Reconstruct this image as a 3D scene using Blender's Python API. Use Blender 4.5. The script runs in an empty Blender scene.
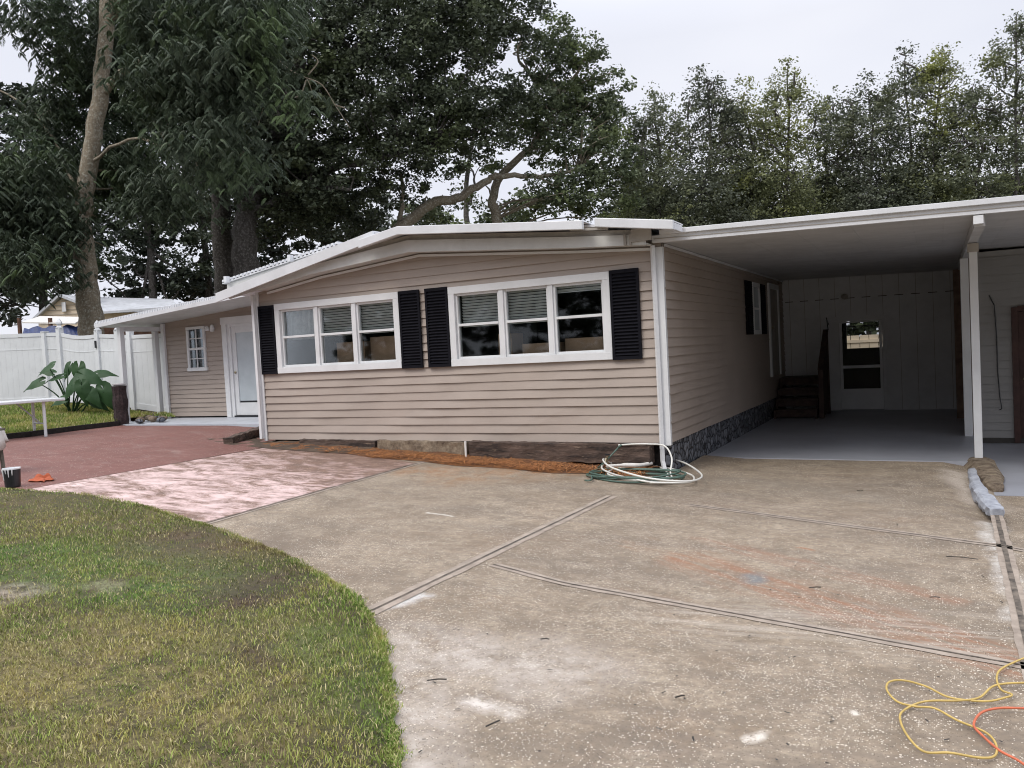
import bpy, bmesh, math, random
import numpy as np
from mathutils import Vector, Matrix
random.seed(7); rng = np.random.default_rng(11)
R = math.radians
sc = bpy.context.scene
COL = sc.collection

# ------------------------------------------------------------------ camera
CAM = np.array([2.966, -9.605, 1.65]); F = 791.0
def _basis(yaw, pitch, roll):
    f = np.array([math.sin(yaw)*math.cos(pitch), math.cos(yaw)*math.cos(pitch), math.sin(pitch)])
    r = np.array([math.cos(yaw), -math.sin(yaw), 0.0]); u = np.cross(r, f)
    c, s = math.cos(roll), math.sin(roll)
    return c*r + s*u, -s*r + c*u, f
CR, CU, CF = _basis(R(-28.2695), R(-2.38057), R(-3.02633))
cd = bpy.data.cameras.new('camera'); cam = bpy.data.objects.new('camera', cd); COL.objects.link(cam)
cd.sensor_width = 36; cd.lens = F/1024*36; cd.clip_end = 2000; cd.clip_start = .05
M4 = Matrix.Identity(4)
for i in range(3):
    M4[i][0] = CR[i]; M4[i][1] = CU[i]; M4[i][2] = -CF[i]; M4[i][3] = CAM[i]
cam.matrix_world = M4
sc.camera = cam

# survey helpers: world points measured from the camera station
def ray(px, py): return CR*(px-512)/F - CU*(py-384)/F + CF
def at(px, py, d): return CAM + ray(px, py)*d
def onx(px, py, v): r = ray(px, py); return CAM + r*(v-CAM[0])/r[0]
def ony(px, py, v): r = ray(px, py); return CAM + r*(v-CAM[1])/r[1]
def onz(px, py, v): r = ray(px, py); return CAM + r*(v-CAM[2])/r[2]
def sstep(a, b, x):
    t = min(1, max(0, (x-a)/(b-a))); return t*t*(3-2*t)
def g(x, y):
    """height of the paved ground: level with the carport floor on the right, climbing to the left"""
    if x > .6: z = -.012
    elif x > 0: z = .03 - .07*x
    elif x > -9.5: z = .03 - .0458*x
    else: z = .465 + .002*min(20, -9.5-x)
    if x > 3.46: z -= .088*sstep(-2.6, -1.4, y)
    return z
def gp(px, py, dz=0):
    z = .2
    for _ in range(60):
        p = onz(px, py, z); z = .6*z + .4*(g(p[0], p[1])+dz)
    return onz(px, py, z)

# ------------------------------------------------------------------ object helpers
def tag(o, label=None, cat=None, group=None, kind=None):
    if label: o['label'] = label
    if cat: o['category'] = cat
    if group: o['group'] = group
    if kind: o['kind'] = kind
    return o
def empty(name, loc, label, cat, group=None):
    o = bpy.data.objects.new(name, None); COL.objects.link(o); o.location = loc; o.empty_display_size = .2
    return tag(o, label, cat, group)
class MB:
    def __init__(s): s.bm = bmesh.new()
    def face(s, pts, mi=0):
        vs = [s.bm.verts.new(tuple(map(float, p))) for p in pts]
        f = s.bm.faces.new(vs); f.material_index = mi; return f
    def box(s, x0, x1, y0, y1, z0, z1):
        v = [(x, y, z) for x in (x0, x1) for y in (y0, y1) for z in (z0, z1)]
        vs = [s.bm.verts.new(p) for p in v]
        for q in ((0,1,3,2),(4,6,7,5),(0,4,5,1),(2,3,7,6),(0,2,6,4),(1,5,7,3)): s.bm.faces.new([vs[i] for i in q])
        return vs
    def obox(s, c, ax, ay, az):
        """box from centre and half-axis vectors"""
        c, ax, ay, az = map(lambda v: np.array(v, float), (c, ax, ay, az))
        vs = [s.bm.verts.new(tuple(c+i*ax+j*ay+k*az)) for i in (-1,1) for j in (-1,1) for k in (-1,1)]
        for q in ((0,1,3,2),(4,6,7,5),(0,4,5,1),(2,3,7,6),(0,2,6,4),(1,5,7,3)): s.bm.faces.new([vs[i] for i in q])
        return vs
    def bar(s, a, b, w, h, up=(0,0,1)):
        """box of section w x h between a and b"""
        a, b = np.array(a, float), np.array(b, float); d = b-a; L = np.linalg.norm(d); d /= L
        sd = np.cross(d, up); n = np.linalg.norm(sd); sd = sd/n if n > 1e-6 else np.array([1.,0,0])
        u = np.cross(sd, d)
        s.obox((a+b)/2, d*L/2, sd*w/2, u*h/2)
    def prism(s, pts, off):
        """planar polygon pts extruded by vector off"""
        off = np.array(off, float); n = len(pts)
        a = [s.bm.verts.new(tuple(map(float, p))) for p in pts]
        b = [s.bm.verts.new(tuple(np.array(p, float)+off)) for p in pts]
        s.bm.faces.new(a); s.bm.faces.new(b[::-1])
        for i in range(n): s.bm.faces.new((a[i], b[i], b[(i+1)%n], a[(i+1)%n]))
    def tube(s, pts, rad, seg=8, closed=False, cap=True):
        pts = [np.array(p, float) for p in pts]; n = len(pts)
        rads = rad if hasattr(rad, '__len__') else [rad]*n
        rings = []; prev = None
        for i, p in enumerate(pts):
            a = pts[(i-1) % n] if (i > 0 or closed) else p
            b = pts[(i+1) % n] if (i < n-1 or closed) else p
            d = b-a; d = d/(np.linalg.norm(d)+1e-9)
            if prev is None:
                t = np.array([0,0,1.]) if abs(d[2]) < .9 else np.array([1.,0,0])
                u = np.cross(d, t)
            else: u = prev - d*np.dot(prev, d)
            u /= np.linalg.norm(u)+1e-9; prev = u; w = np.cross(d, u)
            rings.append([s.bm.verts.new(tuple(p+rads[i]*(math.cos(k*2*math.pi/seg)*u+math.sin(k*2*math.pi/seg)*w))) for k in range(seg)])
        for i in range(n if closed else n-1):
            A, B = rings[i], rings[(i+1) % n]
            for k in range(seg): s.bm.faces.new((A[k], A[(k+1)%seg], B[(k+1)%seg], B[k]))
        if cap and not closed: s.bm.faces.new(rings[0][::-1]); s.bm.faces.new(rings[-1])
    def lathe(s, c, prof, seg=16):
        rings = [[s.bm.verts.new((c[0]+r*math.cos(k*2*math.pi/seg), c[1]+r*math.sin(k*2*math.pi/seg), c[2]+z)) for k in range(seg)] for r, z in prof]
        for A, B in zip(rings, rings[1:]):
            for k in range(seg): s.bm.faces.new((A[k], A[(k+1)%seg], B[(k+1)%seg], B[k]))
        s.bm.faces.new(rings[0][::-1]); s.bm.faces.new(rings[-1])
    def build(s, name, m, parent=None, smooth=False, bevel=0, recalc=True):
        if recalc: bmesh.ops.recalc_face_normals(s.bm, faces=s.bm.faces)
        me = bpy.data.meshes.new(name); s.bm.to_mesh(me); s.bm.free()
        if isinstance(m, (list, tuple)):
            for k in m: me.materials.append(k)
        else: me.materials.append(m)
        if smooth: me.polygons.foreach_set('use_smooth', [True]*len(me.polygons))
        o = bpy.data.objects.new(name, me); COL.objects.link(o)
        if bevel:
            b = o.modifiers.new('bevel', 'BEVEL'); b.width = bevel; b.segments = 2; b.limit_method = 'ANGLE'
        if parent is not None:
            o.parent = parent; 
            L = parent.location if parent.parent is None else Vector((0,0,0))
            o.matrix_parent_inverse = Matrix.Translation(-L)
        return o
def np_mesh(name, verts, faces, m, parent=None, smooth=False):
    """verts (N,3), faces (M,k) as numpy"""
    me = bpy.data.meshes.new(name); n, k = faces.shape
    me.vertices.add(len(verts)); me.vertices.foreach_set('co', verts.astype(np.float32).ravel())
    me.loops.add(n*k); me.loops.foreach_set('vertex_index', faces.astype(np.int32).ravel())
    me.polygons.add(n); me.polygons.foreach_set('loop_start', np.arange(0, n*k, k, dtype=np.int32))
    try: me.polygons.foreach_set('loop_total', np.full(n, k, dtype=np.int32))
    except Exception: pass
    me.update(calc_edges=True); me.validate()
    me.materials.append(m)
    if smooth: me.polygons.foreach_set('use_smooth', [True]*n)
    o = bpy.data.objects.new(name, me); COL.objects.link(o)
    if parent is not None:
        o.parent = parent; o.matrix_parent_inverse = Matrix.Translation(-parent.location)
    return o
def copy_tree(o, parent=None, delta=None):
    c = o.copy(); COL.objects.link(c)
    if parent is not None: c.parent = parent
    elif delta is not None: c.location = o.location + Vector(delta)
    for ch in list(o.children): copy_tree(ch, c)
    return c

# ------------------------------------------------------------------ materials
class N:
    """small node-graph writer"""
    def __init__(s, name):
        s.m = bpy.data.materials.new(name); s.m.use_nodes = True; s.nt = s.m.node_tree
        s.p = s.nt.nodes['Principled BSDF']; s.out = s.nt.nodes['Material Output']
        s._pos = None
    def n(s, t, **kw):
        x = s.nt.nodes.new(t)
        for k, v in kw.items(): setattr(x, k, v)
        return x
    def l(s, a, b): s.nt.links.new(a, b); return b
    def pos(s):
        if s._pos is None: s._pos = s.n('ShaderNodeNewGeometry').outputs['Position']
        return s._pos
    def mapv(s, scale=(1,1,1), rot=(0,0,0), loc=(0,0,0)):
        m = s.n('ShaderNodeMapping'); s.l(s.pos(), m.inputs[0]); m.inputs['Scale'].default_value = scale
        m.inputs['Rotation'].default_value = rot; m.inputs['Location'].default_value = loc; return m.outputs[0]
    def noise(s, scale, detail=4, rough=.6, v=None, dist=0):
        x = s.n('ShaderNodeTexNoise'); x.inputs['Scale'].default_value = scale; x.inputs['Detail'].default_value = detail
        x.inputs['Roughness'].default_value = rough; x.inputs['Distortion'].default_value = dist
        s.l(v if v is not None else s.pos(), x.inputs['Vector']); return x.outputs[0]
    def vor(s, scale, v=None, feature='F1'):
        x = s.n('ShaderNodeTexVoronoi', feature=feature); x.inputs['Scale'].default_value = scale
        s.l(v if v is not None else s.pos(), x.inputs['Vector']); return x
    def ramp(s, v, lo, hi, a=0., b=1.):
        x = s.n('ShaderNodeMapRange'); s.l(v, x.inputs[0])
        for i, k in enumerate((lo, hi, a, b)): x.inputs[i+1].default_value = k
        return x.outputs[0]
    def math(s, op, a, b=0., c=None):
        x = s.n('ShaderNodeMath', operation=op)
        for i, k in enumerate((a, b) if c is None else (a, b, c)):
            if isinstance(k, (int, float)): x.inputs[i].default_value = k
            else: s.l(k, x.inputs[i])
        return x.outputs[0]
    def mix(s, f, a, b):
        x = s.n('ShaderNodeMix', data_type='RGBA')
        if isinstance(f, (int, float)): x.inputs[0].default_value = f
        else: s.l(f, x.inputs[0])
        for i, k in ((6, a), (7, b)):
            if isinstance(k, (tuple, list)): x.inputs[i].default_value = (*k[:3], 1)
            else: s.l(k, x.inputs[i])
        return x.outputs[2]
    def col(s, c):
        if isinstance(c, (tuple, list)): s.p.inputs['Base Color'].default_value = (*c[:3], 1)
        else: s.l(c, s.p.inputs['Base Color'])
    def rough(s, r):
        if isinstance(r, (int, float)): s.p.inputs['Roughness'].default_value = r
        else: s.l(r, s.p.inputs['Roughness'])
    def bump(s, h, strength=.3, dist=.01):
        b = s.n('ShaderNodeBump'); b.inputs['Strength'].default_value = strength; b.inputs['Distance'].default_value = dist
        s.l(h, b.inputs['Height']); s.l(b.outputs[0], s.p.inputs['Normal'])
    def seg(s, p0, p1, w, warp=None):
        """1 inside a soft capsule of half-width w between ground points p0,p1, 0 outside (xy only)"""
        p0, p1 = p0[:2], p1[:2]
        d = np.array(p1)-np.array(p0); L = float(np.linalg.norm(d)) + 1e-6; ang = math.atan2(d[1], d[0])
        sub = s.n('ShaderNodeVectorMath', operation='SUBTRACT'); s.l(warp if warp is not None else s.pos(), sub.inputs[0]); sub.inputs[1].default_value = (float(p0[0]), float(p0[1]), 0)
        rt = s.n('ShaderNodeVectorRotate', rotation_type='Z_AXIS'); s.l(sub.outputs[0], rt.inputs[0]); rt.inputs['Angle'].default_value = -ang
        sp = s.n('ShaderNodeSeparateXYZ'); s.l(rt.outputs[0], sp.inputs[0])
        cx = s.n('ShaderNodeClamp'); s.l(sp.outputs[0], cx.inputs[0]); cx.inputs[1].default_value = 0; cx.inputs[2].default_value = L
        dx = s.math('SUBTRACT', sp.outputs[0], cx.outputs[0])
        dd = s.math('SQRT', s.math('ADD', s.math('MULTIPLY', dx, dx), s.math('MULTIPLY', sp.outputs[1], sp.outputs[1])))
        return s.ramp(dd, 0, w, 1, 0)
    def warp(s, scale=2.5, amt=.25):
        x = s.n('ShaderNodeTexNoise'); x.inputs['Scale'].default_value = scale; x.inputs['Detail'].default_value = 3
        s.l(s.pos(), x.inputs['Vector'])
        a = s.n('ShaderNodeVectorMath', operation='SUBTRACT'); s.l(x.outputs[1], a.inputs[0]); a.inputs[1].default_value = (.5,.5,.5)
        b = s.n('ShaderNodeVectorMath', operation='SCALE'); s.l(a.outputs[0], b.inputs[0]); b.inputs[3].default_value = amt
        c = s.n('ShaderNodeVectorMath', operation='ADD'); s.l(s.pos(), c.inputs[0]); s.l(b.outputs[0], c.inputs[1]); return c.outputs[0]

def plain(name, c, rough=.5, var=.12, scale=6, bump=0, bscale=40, metal=0, c2=None, dirt=0):
    k = N(name); nz = k.noise(scale, 5)
    c2 = c2 or tuple(v*(1-var*2) for v in c)
    cc = k.mix(k.ramp(nz, .35, .7), c, c2)
    if dirt:
        cc = k.mix(k.ramp(k.noise(2.3, 8, .7), .5, .8, 0, dirt), cc, (.12,.10,.07))
    k.col(cc); k.rough(k.ramp(k.noise(scale*2, 3), .3, .7, rough-.08, min(1, rough+.08))); k.p.inputs['Metallic'].default_value = metal
    if bump: k.bump(k.noise(bscale, 4), bump, .01)
    return k.m
M = {}
M['white_trim'] = plain('white_trim', (.72,.73,.74), .45, .05, 3, .06, 30, dirt=.10)
M['white_metal'] = plain('white_metal', (.70,.71,.73), .4, .06, 2.2, .05, 15, dirt=.14)
M['fascia'] = plain('fascia', (.60,.60,.58), .5, .07, 2.5, .05, 15, dirt=.18)
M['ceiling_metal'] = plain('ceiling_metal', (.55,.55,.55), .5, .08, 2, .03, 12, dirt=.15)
M['vinyl_fence'] = plain('vinyl_fence', (.74,.76,.77), .35, .05, 1.5, 0, dirt=.12)
M['shutter'] = plain('shutter', (.006,.006,.010), .75, .1, 8); M['shutter'].node_tree.nodes['Principled BSDF'].inputs['Specular IOR Level'].default_value = .15
M['wood_dark'] = plain('wood_dark', (.075,.045,.035), .8, .3, 12, .6, 30, c2=(.03,.02,.017))
M['brown_board'] = plain('brown_board', (.24,.16,.12), .8, .25, 6, .3, 30)
M['brown_door'] = plain('brown_door', (.06,.022,.016), .6, .2, 6, .2, 20)
M['back_wall'] = plain('back_wall', (.70,.71,.72), .6, .08, 2, .1, 12, dirt=.2)
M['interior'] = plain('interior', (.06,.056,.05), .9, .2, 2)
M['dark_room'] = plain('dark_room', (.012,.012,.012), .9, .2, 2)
M['cardboard'] = plain('cardboard', (.40,.27,.18), .8, .12, 5, c2=(.33,.22,.14))
M['curtain'] = plain('curtain', (.42,.42,.42), .9, .15, 9)
M['blind'] = plain('blind', (.78,.80,.78), .5, .08, 5)
M['grey_foam'] = plain('grey_foam', (.55,.58,.62), .5, .1, 4)
M['blackplastic'] = plain('blackplastic', (.015,.016,.02), .35, .1, 6)
M['orange_cloth'] = plain('orange_cloth', (.42,.095,.035), .8, .15, 20)
M['white_cloth'] = plain('white_cloth', (.68,.66,.62), .9, .1, 10, .4, 60)
M['skin'] = plain('skin', (.35,.2,.14), .6, .08, 10)
M['grey_cloth'] = plain('grey_cloth', (.16,.15,.12), .9, .2, 10)
M['hose_white'] = plain('hose_white', (.72,.71,.66), .4, .08, 12)
M['hose_green'] = plain('hose_green', (.09,.15,.12), .4, .2, 12)
M['cord_yellow'] = plain('cord_yellow', (.56,.40,.12), .45, .12, 20)
M['cord_orange'] = plain('cord_orange', (.60,.15,.07), .45, .12, 20)
M['brass'] = plain('brass', (.42,.36,.25), .35, .2, 20, metal=.8)
M['blue_tarp'] = plain('blue_tarp', (.015,.04,.16), .5, .3, 6, .4, 8)
M['far_siding'] = plain('far_siding', (.84,.70,.52), .7, .1, 2)
M['roof_grey'] = plain('roof_grey', (.60,.62,.65), .5, .12, 2, dirt=.4)
M['rust_brown'] = plain('rust_brown', (.17,.09,.06), .9, .3, 8, .3, 30)
M['tree_stump'] = plain('tree_stump', (.05,.03,.03), .9, .4, 20, .8, 25)
M['edging'] = plain('edging', (.025,.02,.018), .9, .3, 10, .6, 25)
M['pipe'] = plain('pipe', (.75,.75,.72), .4, .05, 8)
M['soil'] = plain('soil', (.11,.075,.05), .95, .3, 5, .8, 40, c2=(.05,.033,.022))
M['slab_porch'] = plain('slab_porch', (.52,.55,.60), .45, .08, 2, .05, 20, dirt=.12)

def siding_mat(name, c, k1=.93):
    k = N(name); n1 = k.noise(1.1, 5, .6); n2 = k.noise(9, 3, .5, k.mapv((.25,.25,3)))
    cc = k.mix(k.ramp(n1, .3, .75), c, tuple(v*k1*.92 for v in c)); cc = k.mix(k.ramp(n2, .4, .7, 0, .22), cc, tuple(v*.82 for v in c))
    k.col(cc); k.rough(.55)
    w = k.n('ShaderNodeTexNoise'); w.inputs['Scale'].default_value = 1; w.inputs['Detail'].default_value = 6
    k.l(k.mapv((1.6,1.6,60)), w.inputs['Vector']); k.bump(w.outputs[0], .12, .006); return k.m
M['siding'] = siding_mat('tan_siding', (.405,.34,.293))
M['siding_white'] = siding_mat('white_siding', (.29,.285,.275))

def concrete():
    k = N('concrete'); wp = k.warp(1.6, .5); wf = k.warp(6, .16)
    big = k.noise(.55, 6, .62, dist=.6); mid = k.noise(2.6, 7, .68); fine = k.noise(28, 5, .7)
    c = k.mix(k.ramp(big, .36, .64), (.375,.30,.215), (.245,.195,.142))
    c = k.mix(k.ramp(mid, .42, .68, 0, .85), c, (.17,.128,.085))
    c = k.mix(k.ramp(k.noise(1.3, 6, .7, k.mapv(loc=(7,3,0))), .54, .74, 0, .65), c, (.26,.175,.11))   # brown dirt
    streak = k.noise(1.0, 7, .7, k.mapv((.55,2.6,1), rot=(0,0,R(12))))
    c = k.mix(k.ramp(streak, .47, .66, 0, .7), c, (.155,.125,.098))
    c = k.mix(k.ramp(k.noise(8, 7, .75, wf), .44, .66, 0, .6), c, (.19,.143,.098))
    c = k.mix(k.ramp(k.noise(4.3, 7, .72, k.mapv(loc=(1,4,0))), .5, .68, 0, .5), c, (.43,.36,.27))
    c = k.mix(k.ramp(fine, .36, .66, 0, .55), c, (.12,.10,.08))
    def stain(c, a, b, w, colr, s_, thr=(.40,.62), sc_=4, wv=None):
        m = k.math('MULTIPLY', k.seg(a, b, w, wv if wv is not None else wp), k.ramp(k.noise(sc_, 7, .75), thr[0], thr[1], 0, s_)); return k.mix(m, c, colr)
    P_ = lambda x, y: gp(x, y)
    def run(c, a, b_, w, colr, s_, lo=.47, hi=.6):
        ang = math.atan2(b_[1]-a[1], b_[0]-a[0]); nv = k.n('ShaderNodeMapping'); nv.vector_type = 'TEXTURE'; nv.inputs['Rotation'].default_value = (0,0,ang); nv.inputs['Scale'].default_value = (1.6,.16,1); k.l(k.pos(), nv.inputs[0])
        return k.mix(k.math('MULTIPLY', k.ramp(k.seg(a, b_, w, wf), 0, .6), k.ramp(k.noise(1.6, 8, .75, nv.outputs[0]), lo, hi, 0, s_)), c, colr)
    c = run(c, P_(690,560), P_(1015,664), .30, (.25,.125,.072), .9, .43, .58)      # rust runs
    c = run(c, P_(700,540), P_(950,600), .16, (.25,.14,.09), .7, .43, .58)
    c = run(c, P_(640,545), P_(700,560), .3, (.28,.15,.08), .5)
    c = run(c, P_(860,520), P_(700,500), .5, (.17,.13,.10), .6)
    c = run(c, P_(560,700), P_(900,730), .6, (.17,.135,.105), .5)
    c = run(c, P_(420,540), P_(560,540), .5, (.18,.13,.09), .6)
    c = run(c, P_(700,620), P_(1000,640), .5, (.42,.37,.31), .5)
    c = stain(c, P_(800,547), P_(816,549), .04, (.30,.12,.05), 1.3, (.35,.6), 12)
    c = stain(c, P_(420,470), P_(560,470), .5, (.30,.14,.05), 1.0)
    c = stain(c, P_(450,480), P_(560,475), .6, (.27,.15,.07), .7)
    c = stain(c, P_(400,650), P_(560,672), .5, (.46,.41,.36), .9, (.35,.6))
    c = stain(c, P_(420,768), P_(400,690), .3, (.46,.41,.36), .95, (.35,.6))
    c = stain(c, P_(470,705), P_(505,712), .12, (.56,.51,.46), 1.3, (.35,.6), 9)
    c = stain(c, P_(740,735), P_(752,733), .05, (.60,.55,.48), 1.6, (.35,.6), 14)
    c = stain(c, P_(846,706), P_(848,708), .025, (.58,.53,.46), 1.6, (.35,.6), 14)
    c = stain(c, P_(955,470), P_(990,500), .3, (.44,.38,.32), 1.2, (.3,.5))
    c = stain(c, P_(765,577), P_(765,579), .13, (.16,.16,.155), 1.3, (.2,.35), 7)
    c = stain(c, P_(430,513), P_(448,517), .035, (.60,.57,.52), 1.6, (.35,.6), 22)
    c = stain(c, P_(900,500), P_(720,478), .45, (.20,.165,.125), 1.2, (.35,.6))
    c = stain(c, P_(995,520), P_(1024,625), .13, (.46,.43,.39), 1.3, (.35,.6), 6)
    c = stain(c, P_(370,610), P_(425,596), .09, (.46,.44,.42), 1.5, (.3,.6), 9)
    # exposed shell aggregate: pale chips in patches
    v = k.vor(70); ch = k.n('ShaderNodeSeparateColor'); k.l(v.outputs['Color'], ch.inputs[0])
    dens = k.ramp(k.noise(1.7, 6, .7, k.mapv(loc=(3,9,0))), .40, .70, .05, .62)
    keep = k.math('LESS_THAN', ch.outputs[0], dens)
    size = k.math('MULTIPLY_ADD', ch.outputs[1], .26, .14)
    near = k.math('LESS_THAN', v.outputs['Distance'], size)
    c = k.mix(k.math('MULTIPLY', k.math('MULTIPLY', keep, near), .8), c, (.66,.59,.49))
    v2 = k.vor(130); ch2 = k.n('ShaderNodeSeparateColor'); k.l(v2.outputs['Color'], ch2.inputs[0])
    c = k.mix(k.math('MULTIPLY', k.math('LESS_THAN', ch2.outputs[0], .2), k.math('LESS_THAN', v2.outputs['Distance'], .33)), c, (.10,.075,.055))
    v4 = k.vor(120, k.mapv(loc=(.3,.7,0))); ch4 = k.n('ShaderNodeSeparateColor'); k.l(v4.outputs['Color'], ch4.inputs[0])
    c = k.mix(k.math('MULTIPLY', k.math('LESS_THAN', ch4.outputs[0], k.math('MULTIPLY', dens, .7)), k.math('LESS_THAN', v4.outputs['Distance'], .32)), c, (.62,.55,.45))
    # few dark specks of debris
    v3 = k.vor(7.5); ch3 = k.n('ShaderNodeSeparateColor'); k.l(v3.outputs['Color'], ch3.inputs[0])
    c = k.mix(k.math('MULTIPLY', k.math('LESS_THAN', ch3.outputs[0], .35), k.math('LESS_THAN', v3.outputs['Distance'], .06)), c, (.06,.045,.035))
    k.col(c); k.rough(.85); k.bump(k.math('ADD', fine, k.math('MULTIPLY', mid, .7)), .35, .008); return k.m
M['concrete'] = concrete()

def painted(name, paint, under, lo, hi, fade=None):
    k = N(name)
    wear = k.math('ADD', k.math('MULTIPLY', k.noise(1.0, 9, .78, k.mapv((1.3,3.2,1), rot=(0,0,R(8))), dist=.8), .6), k.math('MULTIPLY', k.noise(6, 8, .8, k.mapv((.7,1.6,1), rot=(0,0,R(-20)))), .4)); mid = k.noise(3, 6, .7)
    c = k.mix(k.ramp(mid, .35, .7), paint, tuple(v*.78 for v in paint))
    u = k.mix(k.ramp(k.noise(5, 6, .7), .35, .65), under, tuple(v*.6 for v in under))
    m = k.ramp(wear, lo, hi)
    if fade is not None:
        m = k.math('ADD', m, k.math('MULTIPLY', k.seg(*fade), .9)); 
    c = k.mix(m, c, u)
    v = k.vor(60); ch = k.n('ShaderNodeSeparateColor'); k.l(v.outputs['Color'], ch.inputs[0])
    c = k.mix(k.math('MULTIPLY', k.math('LESS_THAN', ch.outputs[0], .13), k.math('LESS_THAN', v.outputs['Distance'], .3)), c, (.60,.52,.45))
    k.col(c); k.rough(k.ramp(wear, .3, .7, .45, .85)); k.bump(k.noise(30, 5), .25, .006); return k.m
M['red_paint'] = painted('red_paint', (.20,.088,.070), (.32,.215,.185), .52, .66)
M['pink_paint'] = painted('pink_paint', (.74,.55,.52), (.24,.15,.11), .44, .56, (gp(330,452), gp(390,462), 1.9))
k = N('carport_paint'); c = k.mix(k.ramp(k.noise(1.2,6,.65),.35,.7), (.37,.385,.43), (.29,.30,.335)); c = k.mix(k.ramp(k.noise(5,8,.75),.56,.72,0,.5), c, (.36,.37,.40))
k.col(c); k.rough(.42); k.bump(k.noise(20,5),.12,.006); M['carport_paint'] = k.m

def stone():
    k = N('stone_skirt'); w = k.warp(9, .03); v = k.vor(9, w); e = k.vor(9, w, 'DISTANCE_TO_EDGE')
    ch = k.n('ShaderNodeSeparateColor'); k.l(v.outputs['Color'], ch.inputs[0])
    c = k.mix(ch.outputs[0], (.10,.11,.13), (.26,.27,.30)); c = k.mix(k.ramp(k.noise(30,5),.4,.7,0,.6), c, (.05,.055,.065))
    c = k.mix(k.ramp(e.outputs['Distance'], .02, .10, 1, 0), c, (.012,.012,.015))
    k.col(c); k.rough(.7); k.bump(k.ramp(e.outputs['Distance'], 0, .2), .9, .03); return k.m
M['stone'] = stone()

def bark(name, c1, c2, lich=None):
    k = N(name); a = k.noise(6, 7, .7, k.mapv((1,1,.35))); c = k.mix(k.ramp(a,.35,.65), c1, c2)
    if lich: c = k.mix(k.ramp(k.noise(14,5,.7),.5,.62,0,.85), c, lich)
    c = k.mix(k.ramp(k.noise(22,4,.7),.5,.7,0,.7), c, tuple(v*.35 for v in c1))
    k.col(c); k.rough(.95); k.bump(k.noise(14,6,.8,k.mapv((1,1,.4))), 1, .05); return k.m
M['bark_pale'] = bark('bark_pale', (.32,.265,.19), (.20,.165,.115), (.46,.45,.38))
M['bark'] = bark('bark', (.085,.075,.066), (.042,.036,.032), (.19,.18,.165))

def leaf(name, a, b, tip, lit=.12):
    k = N(name); gm = k.n('ShaderNodeNewGeometry'); rnd = gm.outputs['Random Per Island']
    c = k.mix(rnd, a, b); c = k.mix(k.ramp(k.noise(.55,3,.6),.5,.72,0,.75), c, tip)
    k.col(c); k.rough(.55); k.p.inputs['Specular IOR Level'].default_value = .35
    tr = k.n('ShaderNodeBsdfTranslucent'); k.l(c, tr.inputs[0]); mx = k.n('ShaderNodeMixShader'); mx.inputs[0].default_value = lit
    k.l(k.p.outputs[0], mx.inputs[1]); k.l(tr.outputs[0], mx.inputs[2]); k.l(mx.outputs[0], k.out.inputs[0]); return k.m
M['leaf_oak'] = leaf('leaf_oak', (.036,.046,.030), (.095,.115,.068), (.12,.15,.06))
M['leaf_oak2'] = leaf('leaf_oak2', (.055,.075,.042), (.15,.18,.095), (.21,.26,.08), .25)
M['leaf_row'] = leaf('leaf_row', (.085,.10,.062), (.20,.22,.14), (.28,.30,.10), .3)
M['leaf_row_yellow'] = leaf('leaf_row_yellow', (.10,.115,.06), (.25,.27,.13), (.36,.38,.10), .32)
M['leaf_row_dark'] = leaf('leaf_row_dark', (.06,.072,.05), (.15,.165,.115), (.18,.20,.09), .25)
M['leaf_feather'] = leaf('leaf_feather', (.030,.050,.028), (.065,.095,.05), (.085,.135,.05), .2)
M['leaf_far'] = leaf('leaf_far', (.035,.045,.035), (.06,.075,.05), (.07,.09,.045), .15)
M['elephant_ear'] = leaf('elephant_ear', (.022,.06,.02), (.035,.085,.028), (.06,.13,.04), .15)
def turf_zones(k, c, amt=1.):
    wp = k.warp(1.1, .7)
    def zone(a, b_, w, colr, m_, lo=.35, hi=.6, sc_=5):
        nonlocal c
        m = k.math('MULTIPLY', k.ramp(k.seg(gp(*a), gp(*b_), w, wp), 0, .5, 0, 1), k.ramp(k.noise(sc_, 6, .7), lo, hi, 0, m_*amt)); c = k.mix(m, c, colr)
    zone((0,505), (230,545), .9, (.17,.135,.06), .55); zone((170,545), (250,570), .55, (.14,.095,.06), .8); zone((255,590), (262,596), .35, (.10,.065,.045), .9)
    zone((40,680), (130,740), 1.0, (.42,.34,.14), .6); zone((-20,640), (60,640), .6, (.30,.25,.12), .5); zone((230,640), (300,640), .5, (.30,.26,.12), .5)
    zone((255,655), (262,660), .16, (.11,.07,.05), 1.); zone((8,597), (14,600), .3, (.48,.40,.32), 1.); zone((100,590), (112,592), .2, (.40,.32,.23), 1.)
    zone((330,640), (380,720), .35, (.13,.21,.045), .5); zone((30,560), (160,580), .8, (.13,.25,.055), .5)
    return c
def grass(name, cols, zones=True):
    k = N(name); gm = k.n('ShaderNodeNewGeometry'); rnd = gm.outputs['Random Per Island']
    c = k.mix(rnd, cols[0], cols[1])
    c = k.mix(k.math('MULTIPLY', k.ramp(k.noise(1.6,6,.7),.44,.62), k.ramp(rnd,.0,.9,1.,.35)), c, cols[2])
    if zones: c = turf_zones(k, c)
    c = k.mix(k.math('GREATER_THAN', k.math('FRACT', k.math('MULTIPLY', rnd, 97.3)), .80), c, (.52,.45,.24))
    k.col(c); k.rough(.8); k.p.inputs['Specular IOR Level'].default_value = .12; return k.m
M['grass'] = grass('grass', ((.055,.10,.016),(.29,.41,.09),(.50,.43,.15)))
k = N('turf_soil'); c = k.mix(k.ramp(k.noise(1.4,6,.7),.4,.65), (.085,.085,.035), (.12,.085,.05)); c = k.mix(k.ramp(k.noise(25,5,.7),.45,.65,0,.7), c, (.04,.03,.02))
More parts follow.
